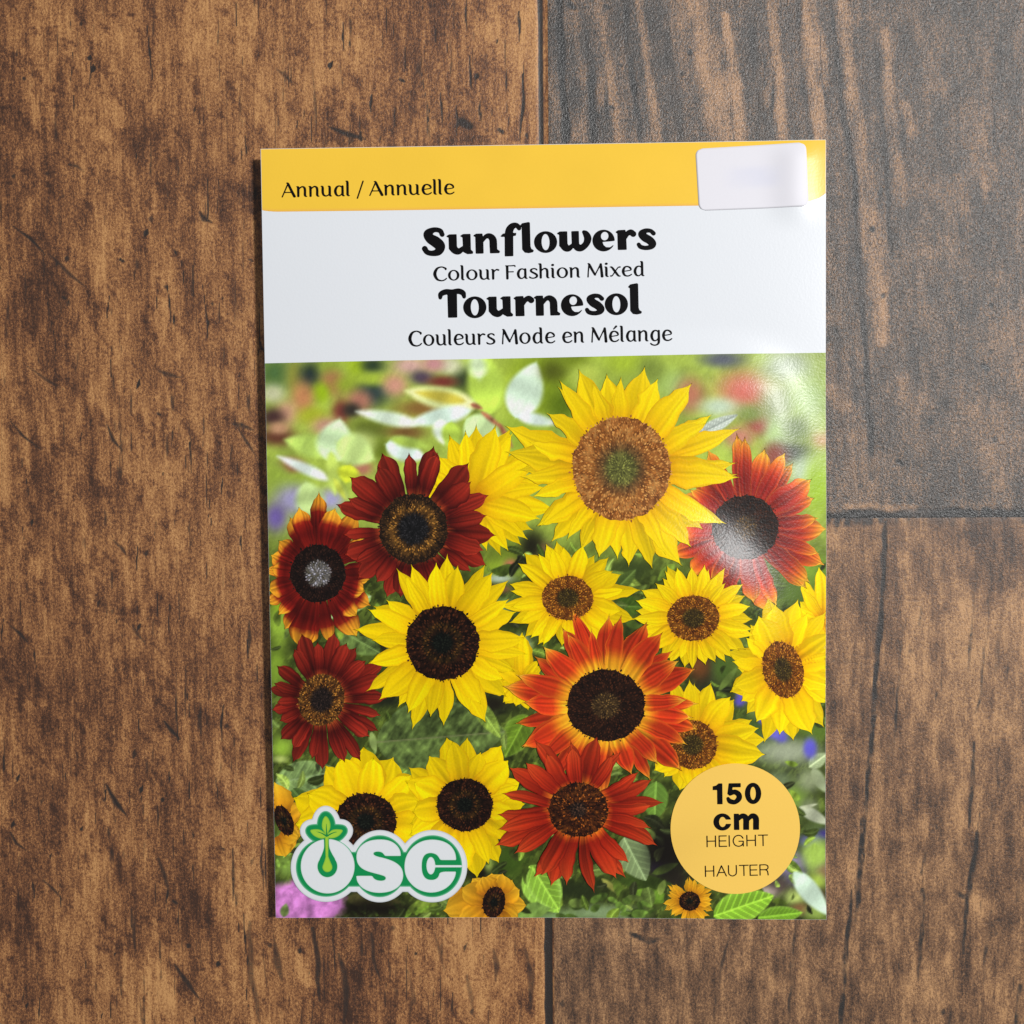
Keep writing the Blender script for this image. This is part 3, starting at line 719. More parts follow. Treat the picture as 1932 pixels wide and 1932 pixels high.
def leaf(F, p0, p1, w, c, soft=10, bend=0.0, vein=0.0, edge=0.0, wav=0.0, veincol=None, tex=0.0, rnd=.8):
    """a leaf from stalk to tip; soft is the blur of its outline, in measured units"""
    s = SC[F]; a = np.array(F(*p0)); b = np.array(F(*p1)); L = np.linalg.norm(b - a); d = (b - a) / L; n = np.array([-d[1], d[0]])
    mg = w * s * .6 + soft * s + abs(bend) * L + 3
    xr = PX[NY // 2]; yr = PY[:, NX // 2]
    c0, c1 = np.searchsorted(xr, [min(a[0], b[0]) - mg - 24, max(a[0], b[0]) + mg + 24]); r0, r1 = np.searchsorted(yr, [min(a[1], b[1]) - mg - 14, max(a[1], b[1]) + mg + 14])
    if c1 <= c0 or r1 <= r0: return
    win = (slice(r0, r1), slice(c0, c1))
    X = PX[win] - a[0]; Y = PY[win] - a[1]
    t = (X * d[0] + Y * d[1]) / L; sd = X * n[0] + Y * n[1] - bend * L * np.sin(np.pi * np.clip(t, 0, 1))
    hw = w * s * .5 * np.sin(np.pi * np.clip(t, 0, 1) ** rnd) ** .75
    hw = hw * (1 + wav * np.sin(t * 40))
    dist = np.abs(sd) - hw
    dist = np.where((t < 0) | (t > 1), np.hypot(np.where(t < 0, t, t - 1) * L, sd), dist)
    sf = soft * s
    al = (1 - smooth(-sf, sf, dist))[..., None]
    q = np.clip(np.abs(sd) / np.maximum(hw, 1), 0, 1)
    col = np.array(c, float) * np.ones(X.shape + (1,))
    sh = 1 + (.10 * np.sign(sd) * (1 - q) if vein else .10 * np.sin(t * 9))
    if vein:
        sv = np.sin((t * L - np.abs(sd) * .9) / (w * s) * 26)
        sh = sh + vein * .35 * smooth(.5, 1, sv)
    if tex: sh = sh + tex * (nB[win][..., 0] - .5) + tex * .7 * (nC[win][..., 0] - .5)
    col = col * sh[..., None]
    if edge: col = col + edge * 60 * smooth(.6, 1, q)[..., None]
    if vein:
        vc = np.array(veincol if veincol else np.array(c) * 1.5 + 15)
        m = (np.exp(-(sd / (s * 5)) ** 2) * .8)[..., None]; col = col * (1 - m) + vc * m
    IMG[win] = IMG[win] * (1 - al) + np.clip(col, 0, 255) * al

for a in [(60, 160, (70, 110, 80), 90, 80), (190, 180, (150, 150, 60), 50, 90), (300, 180, (30, 46, 52), 60, 75), (430, 130, (150, 175, 60), 60, 60), (440, 230, (176, 108, 84), 60, 60), (610, 110, (160, 190, 40), 50, 70),
          (710, 110, (40, 60, 50), 55, 40), (560, 240, (150, 170, 50), 80, 45), (720, 290, (36, 58, 62), 80, 75), (740, 200, (172, 197, 64), 115, 32), (620, 350, (188, 122, 102), 62, 55), (360, 290, (150, 190, 30), 45, 50),
          (240, 330, (206, 138, 92), 55, 80), (130, 430, (216, 162, 132), 55, 60), (40, 300, (206, 206, 165), 60, 45), (310, 450, (172, 182, 44), 70, 45), (500, 420, (128, 56, 50), 45, 60), (570, 410, (50, 46, 42), 45, 36),
          (400, 520, (202, 150, 130), 70, 45), (40, 460, (70, 44, 46), 60, 45), (70, 590, (100, 54, 42), 90, 45), (80, 530, (202, 152, 116), 50, 30), (860, 240, (214, 152, 132), 60, 55), (960, 110, (218, 172, 164), 80, 45), (1040, 190, (82, 66, 88), 60, 36),
          (1340, 200, (46, 62, 40), 85, 60), (1230, 110, (222, 222, 184), 60, 45), (1120, 100, (204, 142, 146), 55, 40), (1420, 320, (44, 56, 24), 55, 75), (1050, 400, (140, 100, 50), 130, 45), (680, 540, (92, 104, 34), 100, 50), (930, 560, (118, 84, 44), 95, 36),
          (1180, 220, (120, 50, 44), 70, 28), (760, 670, (88, 108, 22), 50, 50), (200, 860, (152, 182, 64), 90, 70), (160, 780, (150, 80, 70), 60, 36), (60, 860, (150, 178, 70), 60, 80), (180, 1010, (166, 158, 204), 90, 70), (60, 1130, (116, 96, 172), 55, 70), (430, 1010, (174, 168, 214), 60, 50),
          (640, 800, (190, 120, 100), 50, 36), (620, 640, (200, 215, 130), 80, 60), (1750, 250, (140, 166, 40), 110, 200), (1880, 200, (128, 156, 36), 90, 180), (1400, 560, (90, 120, 30), 60, 50), (1720, 600, (150, 180, 60), 90, 80)]:
    blob(F1, *a)
for p0, p1, w, c, soft in [((1500, 440), (1430, 10), 190, (176, 210, 84), 26), ((1430, 200), (1400, 10), 90, (206, 226, 178), 30), ((1670, 460), (1810, 90), 190, (204, 226, 200), 18), ((1680, 450), (1960, 500), 64, (212, 230, 218), 16),
                           ((1410, 385), (930, 280), 120, (214, 222, 150), 20), ((1330, 350), (1000, 290), 60, (186, 172, 62), 18), ((1370, 410), (950, 500), 90, (206, 228, 210), 18), ((1020, 505), (600, 420), 70, (212, 228, 205), 18),
                           ((1340, 470), (1560, 650), 170, (190, 216, 156), 22), ((1160, 470), (1190, 640), 90, (216, 232, 208), 18), ((1240, 490), (1230, 670), 95, (164, 196, 76), 16), ((440, 690), (120, 610), 110, (176, 210, 104), 22),
                           ((430, 760), (490, 470), 190, (196, 224, 176), 24), ((470, 630), (720, 740), 160, (190, 216, 132), 26), ((430, 880), (70, 720), 56, (216, 231, 218), 16), ((430, 690), (460, 980), 70, (184, 206, 92), 18),
                           ((450, 870), (530, 1010), 34, (184, 194, 72), 12), ((310, 1110), (260, 890), 150, (180, 206, 134), 26), ((560, 780), (530, 900), 110, (196, 208, 50), 20), ((800, 640), (1060, 730), 110, (206, 226, 212), 18), ((830, 600), (1090, 660), 56, (150, 178, 78), 16)]:
    leaf(F1, p0, p1, w * 1.3, tuple(np.minimum(np.array(c) * 1.07 + 4, 248)), soft * 1.35)
for p0, p1, w in [((1370, 370), (1450, 400), 44), ((1440, 420), (1580, 530), 40), ((1560, 500), (1650, 660), 44)]: leaf(F1, p0, p1, w * .8, (168, 100, 74), 16, tex=.5)
for a in [(280, 130, (84, 92, 22), 60, 50), (400, 60, (110, 130, 30), 70, 40), (330, 330, (84, 110, 22), 70, 70), (700, 60, (166, 192, 54), 90, 60), (470, 170, (190, 206, 84), 60, 60), (960, 200, (164, 196, 110), 70, 60), (850, 120, (120, 140, 60), 60, 60), (1080, 270, (190, 118, 92), 60, 70),
          (1400, 250, (216, 108, 96), 110, 85), (1490, 440, (172, 66, 70), 60, 45), (1370, 520, (204, 132, 112), 60, 45), (1430, 380, (128, 148, 70), 70, 40), (1590, 490, (190, 222, 156), 55, 110), (1680, 610, (44, 54, 42), 80, 46), (1580, 630, (152, 78, 66), 55, 55), (1770, 720, (196, 210, 202), 70, 70),
          (1860, 510, (206, 140, 112), 45, 50), (1850, 430, (170, 190, 92), 60, 60), (1270, 60, (88, 92, 108), 90, 36), (1650, 100, (170, 182, 160), 120, 80), (1600, 310, (150, 160, 120), 80, 80), (1780, 300, (160, 190, 130), 80, 100), (1830, 800, (150, 192, 52), 60, 120), (1250, 340, (200, 220, 192), 80, 40), (1700, 470, (110, 130, 90), 60, 60),
          (1800, 1300, (120, 160, 60), 110, 70), (1690, 1430, (86, 116, 58), 80, 60), (1860, 1340, (90, 130, 50), 40, 60)]:
    blob(F2, *a)
leaf(F2, (1110, 510), (1360, 385), 80, (190, 200, 186), 6, vein=.6, veincol=(140, 150, 140)); leaf(F2, (1060, 470), (1200, 400), 60, (110, 150, 60), 8)
for a in [(1600, 130, (112, 132, 42), 110, 90), (1560, 240, (150, 182, 56), 110, 60), (1640, 215, (204, 112, 92), 40, 36), (1560, 300, (186, 202, 184), 80, 24), (1560, 370, (134, 90, 62), 70, 24), (1780, 80, (30, 28, 18), 70, 90), (1870, 130, (120, 90, 60), 40, 60), (1660, 600, (44, 56, 18), 130, 50),
          (80, 600, (150, 192, 72), 60, 130), (60, 900, (124, 164, 60), 60, 120), (90, 480, (140, 180, 40), 40, 40), (620, 690, (60, 78, 40), 140, 70), (1520, 1140, (30, 26, 18), 120, 60), (800, 1120, (30, 34, 22), 90, 50), (1640, 1010, (70, 90, 40), 50, 60), (1600, 480, (120, 160, 110), 60, 40), (1700, 760, (180, 195, 185), 60, 60)]:
    blob(F3, *a)
leaf(F3, (740, 1400), (1600, 1330), 520, (84, 106, 66), 6, vein=.30, tex=.9, veincol=(130, 132, 84)); leaf(F3, (860, 1480), (1360, 1200), 40, (44, 56, 34), 10, tex=.6)
leaf(F3, (1395, 1120), (1570, 1370), 110, (122, 150, 66), 5, vein=.4, tex=.6); leaf(F3, (1750, 1220), (1600, 1500), 200, (88, 122, 42), 6, vein=.4, tex=.3, edge=.3)
leaf(F3, (700, 420), (425, 570), 120, (138, 176, 104), 5, vein=.6, veincol=(210, 224, 190), bend=.05)
leaf(F3, (1100, 1290), (1088, 1500), 14, (156, 146, 84), 3); leaf(F3, (480, 640), (760, 800), 190, (84, 108, 62), 6, tex=.9, vein=.3); leaf(F3, (700, 1330), (730, 1480), 50, (140, 164, 96), 5)
for a in [(740, 130, (54, 70, 36), 100, 60), (1180, 760, (66, 46, 30), 90, 100), (1200, 850, (44, 50, 32), 80, 70), (1330, 650, (82, 102, 52), 80, 60), (1270, 720, (70, 100, 50), 60, 80), (1130, 690, (120, 70, 34), 50, 60), (1450, 1080, (64, 92, 56), 110, 90), (1650, 1200, (166, 174, 146), 170, 70),
          (1820, 1080, (84, 116, 50), 70, 60), (1400, 700, (96, 120, 50), 60, 60), (1650, 1050, (90, 130, 54), 60, 50), (1480, 950, (120, 140, 80), 50, 40)]:
    blob(F4, *a)
leaf(F4, (570, 150), (830, 280), 80, (124, 148, 62), 6, vein=.4, bend=-.06); leaf(F4, (600, 340), (800, 350), 150, (58, 88, 38), 6, vein=.4, tex=.3); leaf(F4, (640, 250), (760, 130), 80, (70, 92, 46), 6, vein=.3); leaf(F4, (700, 420), (800, 470), 70, (70, 96, 44), 6)
leaf(F4, (1250, 840), (1360, 700), 40, (96, 120, 60), 6); leaf(F4, (1300, 620), (1420, 700), 60, (70, 96, 50), 6, vein=.3); leaf(F4, (1780, 1290), (1890, 1210), 80, (164, 180, 132), 8, vein=.3); leaf(F4, (1800, 1300), (1880, 1440), 70, (158, 170, 130), 9)
for a in [(1390, 850, (112, 100, 204), 30, 46), (1370, 905, (100, 88, 190), 26, 26), (1510, 1000, (96, 86, 192), 26, 30), (1590, 1095, (112, 106, 204), 44, 26), (1620, 1120, (100, 94, 190), 30, 24), (1785, 1180, (100, 94, 204), 30, 46)]: blob(F4, *a)
for a in [(930, 700, (24, 20, 16), 110, 140), (900, 790, (48, 38, 66), 55, 36), (1000, 860, (40, 34, 28), 60, 60), (420, 930, (36, 46, 26), 170, 50), (560, 1060, (134, 162, 124), 190, 40), (300, 1090, (120, 160, 120), 120, 30), (1650, 420, (146, 168, 108), 80, 90), (1600, 290, (110, 126, 94), 80, 60), (1700, 400, (110, 152, 70), 60, 70),
          (1780, 280, (150, 160, 120), 60, 60), (1780, 430, (120, 130, 90), 50, 40), (1820, 560, (80, 100, 60), 60, 40), (1870, 600, (54, 40, 130), 40, 26), (1790, 640, (92, 82, 184), 55, 36), (1820, 720, (166, 206, 100), 70, 80), (1860, 820, (130, 80, 76), 40, 50), (1650, 770, (172, 152, 204), 90, 60), (1590, 900, (84, 68, 66), 80, 50), (1520, 940, (190, 170, 160), 60, 30),
          (1700, 840, (110, 100, 130), 50, 50), (1830, 880, (172, 204, 84), 46, 50), (1860, 960, (80, 70, 40), 40, 40), (1700, 970, (192, 212, 114), 55, 40), (1730, 1040, (134, 92, 58), 50, 30), (1820, 1060, (150, 180, 90), 60, 40)]:
    blob(F6, *a)
leaf(F6, (880, 290), (870, 520), 150, (92, 134, 66), 6, vein=.3); leaf(F6, (690, 620), (820, 870), 190, (126, 148, 104), 6, vein=.5); leaf(F6, (150, 790), (305, 1040), 190, (120, 170, 72), 5, vein=.6, edge=.5)
leaf(F6, (560, 860), (680, 960), 34, (150, 150, 70), 6); leaf(F6, (650, 860), (980, 900), 90, (52, 74, 34), 8, tex=.5); leaf(F6, (740, 950), (980, 980), 90, (96, 140, 56), 6, tex=.6); leaf(F6, (860, 830), (1010, 770), 50, (90, 118, 52), 6, tex=.5)
leaf(F6, (1220, 1080), (1570, 960), 190, (116, 172, 64), 6, vein=.9, edge=.2); leaf(F6, (1480, 1090), (1740, 1060), 110, (98, 150, 56), 7, vein=.5, edge=.4); leaf(F6, (1690, 820), (1890, 1070), 110, (208, 232, 208), 16); leaf(F6, (1720, 440), (1900, 540), 70, (178, 184, 154), 8); leaf(F6, (1720, 450), (1830, 420), 20, (190, 196, 160), 6)
for i in range(26):
    x = random.uniform(80, 960); y = random.uniform(960, 1100); a = random.uniform(-1, 1)
    leaf(F6, (x, y), (x + random.uniform(40, 120) * math.cos(a), y + random.uniform(40, 90) * math.sin(a)), random.uniform(20, 60), tuple(np.array((90, 126, 62)) * random.uniform(.5, 1.3)), 5, tex=.5)
for a in [(100, 100, (146, 192, 74), 60, 60), (90, 180, (190, 205, 110), 40, 20), (700, 1180, (22, 18, 12), 190, 60), (640, 1090, (60, 54, 30), 60, 40), (1640, 860, (56, 86, 36), 110, 120), (1430, 930, (24, 20, 14), 70, 80), (1490, 880, (150, 170, 76), 26, 46), (100, 780, (84, 114, 48), 70, 80), (140, 900, (124, 164, 84), 60, 60), (960, 440, (40, 44, 24), 60, 50), (240, 520, (50, 70, 40), 60, 40)]:
    blob(F5, *a)
leaf(F5, (60, 340), (480, 260), 230, (116, 146, 96), 6, vein=.5, tex=.7, veincol=(150, 176, 130)); leaf(F5, (1000, 190), (800, 400), 170, (108, 142, 72), 6, vein=.5, tex=.4); leaf(F5, (170, 380), (310, 540), 110, (70, 100, 58), 5, vein=.3, tex=.5)
leaf(F5, (940, 1200), (1390, 1060), 110, (104, 130, 52), 6, tex=.7); leaf(F5, (540, 1120), (900, 1140), 110, (74, 72, 36), 8, tex=.5); leaf(F5, (1760, 900), (1960, 1210), 260, (128, 182, 80), 6, vein=.6, edge=.3); leaf(F5, (1680, 1240), (1930, 1150), 110, (116, 156, 86), 8, tex=.4)
for i in range(22):
    x = random.uniform(60, 180); y = random.uniform(690, 940); leaf(F5, (x, y), (x + random.uniform(-60, 60), y - random.uniform(30, 80)), 24, tuple(np.array((120, 160, 76)) * random.uniform(.5, 1.3)), 5)
for i in range(26):
    x = random.uniform(600, 1250); y = random.uniform(1190, 1245); leaf(F5, (x, y), (x + random.uniform(-50, 50), y - random.uniform(20, 50)), 20, tuple(np.array((92, 128, 50)) * random.uniform(.5, 1.3)), 4)
lr = random.Random(21)
for i in range(420):                                        # small crisp leaves and stalks between the blooms
    y = lr.uniform(1030, 1740); x = lr.uniform(505, 1560)
    if y < 1120 and x < 900: continue
    ang = lr.uniform(0, 6.28); ln = lr.uniform(14, 44)
    base = lr.choice([(104, 132, 52), (72, 96, 40), (130, 156, 74), (52, 66, 30), (88, 110, 56), (40, 44, 24)])
    k = lr.uniform(.7, 1.2)
    fx = (x - 503.6) / .28074; fy = (y - 1007.3) / .28074
    leaf(F3, (fx, fy), (fx + ln * math.cos(ang) / .28, fy + ln * math.sin(ang) / .28), ln * lr.uniform(.3, .55) / .28, tuple(k * v_ for v_ in base), 5, vein=lr.choice([0, .3, .5]), tex=.6, bend=lr.uniform(-.15, .15))
for a in [(1390, 850, (112, 100, 204), 26, 40), (1510, 1000, (96, 86, 192), 22, 26), (1590, 1095, (112, 106, 204), 38, 22), (1785, 1180, (100, 94, 204), 28, 42)]: blob(F4, *a)
leaf(F3, (740, 1400), (1600, 1330), 480, (84, 106, 60), 6, vein=.30, tex=.9, veincol=(130, 132, 84))
leaf(F3, (1395, 1120), (1570, 1370), 110, (122, 150, 66), 5, vein=.4, tex=.6); leaf(F3, (700, 420), (425, 570), 120, (138, 176, 104), 5, vein=.6, veincol=(210, 224, 190), bend=.05)
leaf(F6, (150, 790), (305, 1040), 190, (120, 170, 72), 5, vein=.6, edge=.5); leaf(F6, (1220, 1080), (1570, 960), 190, (116, 172, 64), 6, vein=.9, edge=.2); leaf(F6, (690, 620), (820, 870), 190, (126, 148, 104), 6, vein=.5)
blob(F6, 930, 700, (24, 20, 16), 90, 120); blob(F5, 700, 1180, (22, 18, 12), 190, 50); blob(F6, 1820, 720, (166, 206, 100), 60, 70); leaf(F6, (1690, 820), (1890, 1070), 110, (208, 232, 208), 14)
# pink flower head in the corner
X, Y = F5(250, 1120)
pk = (1 - smooth(.75, 1.05, np.hypot((PX - X) / 84, (PY - (Y + 6)) / 48) + .3 * (nB[..., 0] - .5)))[..., None]
IMG = IMG * (1 - pk) + np.clip(np.array([206, 128, 198]) * (.62 + .75 * nB), 0, 255) * pk
leaf(F5, (110, 1240), (130, 1150), 60, (96, 116, 66), 10, tex=.8)
gr = np.clip((IMG[..., 1] - np.maximum(IMG[..., 0], IMG[..., 2])) / np.maximum(IMG[..., 1], 1) * 4 - .4, 0, 1)[..., None]      # the greens of the print lean to yellow
IMG = IMG * (1 + gr * (np.array([1.13, 1.02, .74]) - 1))
IMG = np.clip(IMG * (1 + .10 * (nC - .5)), 4, 245)

photo = make_mesh('printed_photograph', np.stack([GU, GV, z_front(GU, GV) + .006], -1).reshape(-1, 3), [grid_quads(NX, NY)[:, ::-1]], M_PRINT, packet, col=lin(IMG).reshape(-1, 3))
photo['label'] = 'printed garden photograph of yellow and red sunflowers'

# ------------------------------------------------------------------ printed sunflowers
def ramp(stops, t):
    xs = [s[0] for s in stops]; cs = np.array([s[1] for s in stops], float)
    return np.stack([np.interp(t, xs, cs[:, i]) for i in range(3)], -1)
PET = {
    'yellow': dict(st=[(0, (206, 138, 0)), (.2, (244, 192, 0)), (.45, (255, 213, 0)), (1, (255, 221, 0))], edge=(206, 150, 0), streak=.07, var=.07),
    'gold': dict(st=[(0, (214, 138, 10)), (.2, (246, 188, 6)), (.5, (254, 214, 4)), (1, (255, 222, 16))], edge=(214, 152, 6), streak=.08, var=.07),
    'red': dict(st=[(0, (214, 120, 46)), (.14, (140, 52, 26)), (.28, (72, 14, 12)), (.58, (126, 30, 20)), (1, (150, 44, 28))], edge=(60, 8, 8), streak=.22, var=.16, pe=4.2, pw=.62, ek=.7),
    'tipred': dict(st=[(0, (206, 104, 40)), (.14, (120, 24, 16)), (.45, (86, 14, 12)), (.68, (136, 28, 18)), (.77, (222, 138, 36)), (1, (246, 176, 40))], edge=(84, 14, 12), streak=.2, var=.14, pe=4.2, pw=.62, ek=.6),
    'flame': dict(st=[(0, (252, 196, 40)), (.24, (244, 158, 30)), (.42, (198, 58, 22)), (.70, (190, 48, 22)), (.86, (226, 104, 30)), (1, (246, 184, 52))], edge=(222, 120, 34), streak=.22, var=.10),
    'rust': dict(st=[(0, (232, 150, 50)), (.12, (150, 40, 26)), (.35, (140, 28, 22)), (.60, (180, 50, 26)), (.80, (228, 112, 36)), (.95, (250, 176, 50)), (1, (250, 186, 56))], edge=(206, 96, 34), streak=.2, var=.10, pe=2.2, ek=.6),
    'scarlet': dict(st=[(0, (246, 176, 40)), (.13, (214, 96, 26)), (.26, (140, 28, 14)), (.6, (178, 46, 20)), (1, (196, 70, 30))], edge=(96, 12, 8), streak=.18, var=.12, pe=2.6, pw=.55, ek=.65),
    'ochre': dict(st=[(0, (170, 100, 20)), (.4, (222, 152, 24)), (1, (240, 184, 40))], edge=(170, 110, 20), streak=.12, var=.10),
}
def disc_color(kind, r, n):
    q = rng.random(n)
    if kind == 'brown':
        o = ramp([(0, (112, 62, 28)), (.5, (182, 112, 50)), (1, (226, 164, 90))], q); i = ramp([(0, (70, 70, 36)), (1, (156, 158, 76))], q)
        w = smooth(.30, .46, r)[:, None]; m = ramp([(0, (60, 48, 36)), (1, (120, 84, 48))], q); ring = np.exp(-((r - .42) / .10) ** 2)[:, None]
        return (i * (1 - w) + o * w) * (1 - .75 * ring) + m * .75 * ring
    if kind == 'amber':
        o = ramp([(0, (88, 42, 16)), (.5, (150, 84, 26)), (1, (214, 140, 44))], q); i = ramp([(0, (48, 36, 20)), (1, (104, 84, 34))], q)
        w = smooth(.34, .52, r)[:, None]; return i * (1 - w) + o * w
    if kind == 'ring':
        d = ramp([(0, (22, 16, 14)), (1, (74, 48, 26))], q); f = ramp([(0, (46, 30, 18)), (.5, (120, 78, 30)), (1, (200, 140, 60))], q); c = ramp([(0, (14, 14, 16)), (1, (48, 46, 48))], q)
        w = np.exp(-((r - .62) / .16) ** 2)[:, None]; cc = smooth(.52, .42, r)[:, None]
        return (d * (1 - w) + f * w) * (1 - cc) + c * cc
    if kind == 'anther':
        f = ramp([(0, (40, 24, 16)), (.5, (110, 64, 26)), (1, (206, 140, 56))], q); c = ramp([(0, (18, 14, 14)), (1, (62, 46, 40))], q)
        w = smooth(.42, .58, r)[:, None]; return c * (1 - w) + f * w
    if kind == 'umber':
        o = ramp([(0, (30, 14, 10)), (.7, (84, 40, 18)), (1, (190, 104, 34))], q); c = ramp([(0, (14, 12, 14)), (1, (96, 66, 48))], q)
        w = smooth(.22, .34, r)[:, None]; return c * (1 - w) + o * w
    if kind == 'silver':
        d = ramp([(0, (18, 12, 12)), (1, (54, 32, 24))], q); c = ramp([(0, (84, 78, 62)), (.5, (128, 122, 116)), (1, (186, 184, 196))], q)
        w = smooth(.52, .42, r)[:, None]; return d * (1 - w) + c * w
    if kind == 'tan':
        d = ramp([(0, (24, 14, 12)), (1, (72, 38, 22))], q); c = ramp([(0, (44, 30, 20)), (1, (124, 94, 50))], q)
        w = smooth(.40, .34, r)[:, None]; return d * (1 - w) + c * w
    d = ramp([(0, (18, 10, 9)), (.6, (46, 24, 16)), (1, (92, 48, 26))], q); f = ramp([(0, (24, 20, 12)), (1, (112, 74, 30))], q); c = ramp([(0, (10, 12, 10)), (1, (30, 34, 26))], q)
    w = np.exp(-((r - .46) / .10) ** 2)[:, None]; cc = smooth(.34, .24, r)[:, None]
    return (d * (1 - w) + f * w * 1.0) * (1 - cc) + c * cc

LEVEL = 0.030
def petals(pr, c, disc, ext, kind, n, lvl, wf=1.0, tip=.62, rings=2, a_from=0, a_to=360, jag=.18, seed=0, rot=0.0, bend=.10, start=.72, grow=1.13, jit=.11, aj=.30):
    r_ = random.Random(seed * 13 + 5)
    P = PET[kind]; z = .012 + lvl * LEVEL; dz = .0008
    nt_, ns = 17, 13
    L_, R_, T_, B_ = ext
    full = a_to - a_from >= 359
    jobs = []
    for k in range(rings):
        m = n
        for i in range(m):
            a = a_from + (a_to - a_from) * (i + .5 * (k % 2) + r_.uniform(-aj, aj)) / m + rot
            jobs.append((k, r_.random(), a))
    jobs.sort(key=lambda j: (j[0], j[1]))
    for q_, (k, _, adeg) in enumerate(jobs):
        a = math.radians(adeg)
        ca, sa = math.cos(a), math.sin(a)
        Rx = (R_ if ca > 0 else L_); Ry = (B_ if sa > 0 else T_)
        R = 1 / math.sqrt((ca / Rx) ** 2 + (sa / Ry) ** 2)
        R *= grow * r_.uniform(.95 - jit, .95 + jit) * (1.0 if k == 0 else .93)
        r0 = start / math.sqrt((ca / disc[0]) ** 2 + (sa / disc[1]) ** 2)
        ln = R - r0
        w = wf * 2 * math.pi * (r0 * .55 + R * .45) / n * .64 * r_.uniform(.70, 1.28)
        bd = r_.uniform(-bend, bend)
        t = np.linspace(0, 1, nt_); s = np.linspace(-1, 1, ns)
        prof = (t + .12) ** P.get('pw', .45) * (1 - t ** P.get('pe', 1.75)) ** tip; prof /= prof.max()
        js = r_.uniform(0, 50)
        TT, SS = np.meshgrid(t, s, indexing='ij')
        jl = 1 + jag * (vnoise(t * 8 + js, t * 0 + 1.5, 3) - .5) * 2; jr = 1 + jag * (vnoise(t * 8 + js + 20, t * 0 + 1.5, 3) - .5) * 2
        hw = w * prof[:, None] * np.where(SS < 0, jl[:, None], jr[:, None])
        # uneven tip
        ext_t = 1 - .10 * np.abs(SS) * TT ** 2
        along = r0 + ln * TT * ext_t
        side = hw * SS + bd * ln * np.sin(np.pi * TT * .9) * .6 + bd * ln * TT ** 2 * .5
        X = c[0] + along * ca - side * sa; Y = c[1] + along * sa + side * ca
        shift = r_.uniform(-.06, .06)
        col = ramp(P['st'], np.clip(TT + shift + .05 * (vnoise(SS * 4 + js, SS * 0, 6) - .5), 0, 1))
        st = np.array([r_.uniform(-1, 1) for _ in range(ns)]) * P['streak']
        st = st[None, :] * (0.5 + vnoise(TT * 4 + js, SS * 5, 7))
        lightside = .05 * SS * (1 if ca > 0 else -1)
        col = col * (1 + st + lightside + r_.uniform(-1, .6) * P['var'] - (.05 if k == 0 else 0))[..., None]
        e = (smooth(.76, 1.0, np.abs(SS)) * smooth(1.0, .8, TT))[..., None] * P.get('ek', .45)
        col = col * (1 - e) + np.array(P['edge'], float) * e
        mid = (np.exp(-(SS / .14) ** 2) * smooth(.95, .3, TT) * r_.uniform(0, .14))[..., None]
        col = col * (1 - mid)
        u, v = on_packet(X.ravel(), Y.ravel())
        pr.add(np.stack([u, v], -1), grid_quads(ns, nt_).tolist(), z + q_ * dz, lin(np.clip(col, 2, 254)).reshape(-1, 3))
    return z + len(jobs) * dz

def disc_of(pr, c, disc, kind, z, n=420, rot=0.0, rag=.06, base=None):
    cr, sr = math.cos(rot), math.sin(rot)
    def at(r, a):
        x = r * disc[0] * np.cos(a); y = r * disc[1] * np.sin(a)
        return on_packet(c[0] + x * cr - y * sr, c[1] + x * sr + y * cr)
    na, nr = 56, 9
    A_ = np.linspace(0, 2 * math.pi, na, endpoint=False); R_ = np.linspace(0, 1, nr)
    RR, AA = np.meshgrid(R_, A_, indexing='ij')
    RR2 = RR * (1 + rag * (rng.random(na)[None, :] - .5) * RR ** 3)
    u, v = at(RR2.ravel(), AA.ravel())
    cols = disc_color(kind, RR.ravel(), RR.size) * (.84 if kind == 'brown' else .62)
    polys = []
    for i in range(nr - 1):
        for k in range(na):
            polys.append([i * na + k, i * na + (k + 1) % na, (i + 1) * na + (k + 1) % na, (i + 1) * na + k])
    pr.add(np.stack([u, v], -1), polys[na:] + polys[:na], z, lin(np.clip(cols, 2, 255)))
    i = np.arange(n) + .5
    r = np.sqrt(i / n) * 1.02; a = i * 2.39996
    r = r * (1 + .02 * rng.standard_normal(n))
    cols = disc_color(kind, r, n)
    s = .78 / math.sqrt(n) * (.7 + .6 * rng.random(n))
    V = []; Fc = []; Cc = []
    for q_ in range(4):
        th = a + math.pi / 2 * q_ + .5
        k = np.where(q_ % 2 == 0, 1.35, .8)
        x = r * np.cos(a) + s * k * np.cos(th - .5); y = r * np.sin(a) + s * k * np.sin(th - .5)
        V.append((np.hypot(x, y), np.arctan2(y, x)))
    rr = np.stack([v_[0] for v_ in V], -1).ravel(); aa = np.stack([v_[1] for v_ in V], -1).ravel()
    u, v = at(rr, aa)
    zz = np.repeat(z + .004 + .0009 * (np.arange(n) % 4), 4)
    pr.add(np.stack([u, v], -1), np.arange(4 * n).reshape(n, 4).tolist(), zz, np.repeat(lin(np.clip(cols, 2, 255)), 4, axis=0))

def sunflower(label, c, disc, ext, kind, dkind, n, lvl, nflor=420, drot=0.0, dc=None, no_disc=False, **kw):
    pr = Print()
    z = petals(pr, c, disc, ext, kind, n, lvl, seed=int(c[0]), **kw)
    if not no_disc: disc_of(pr, dc or c, disc, dkind, z + .002, nflor, drot)
    o = pr.build('printed_sunflower', M_PRINT, photo)
    o['label'] = label
    return o

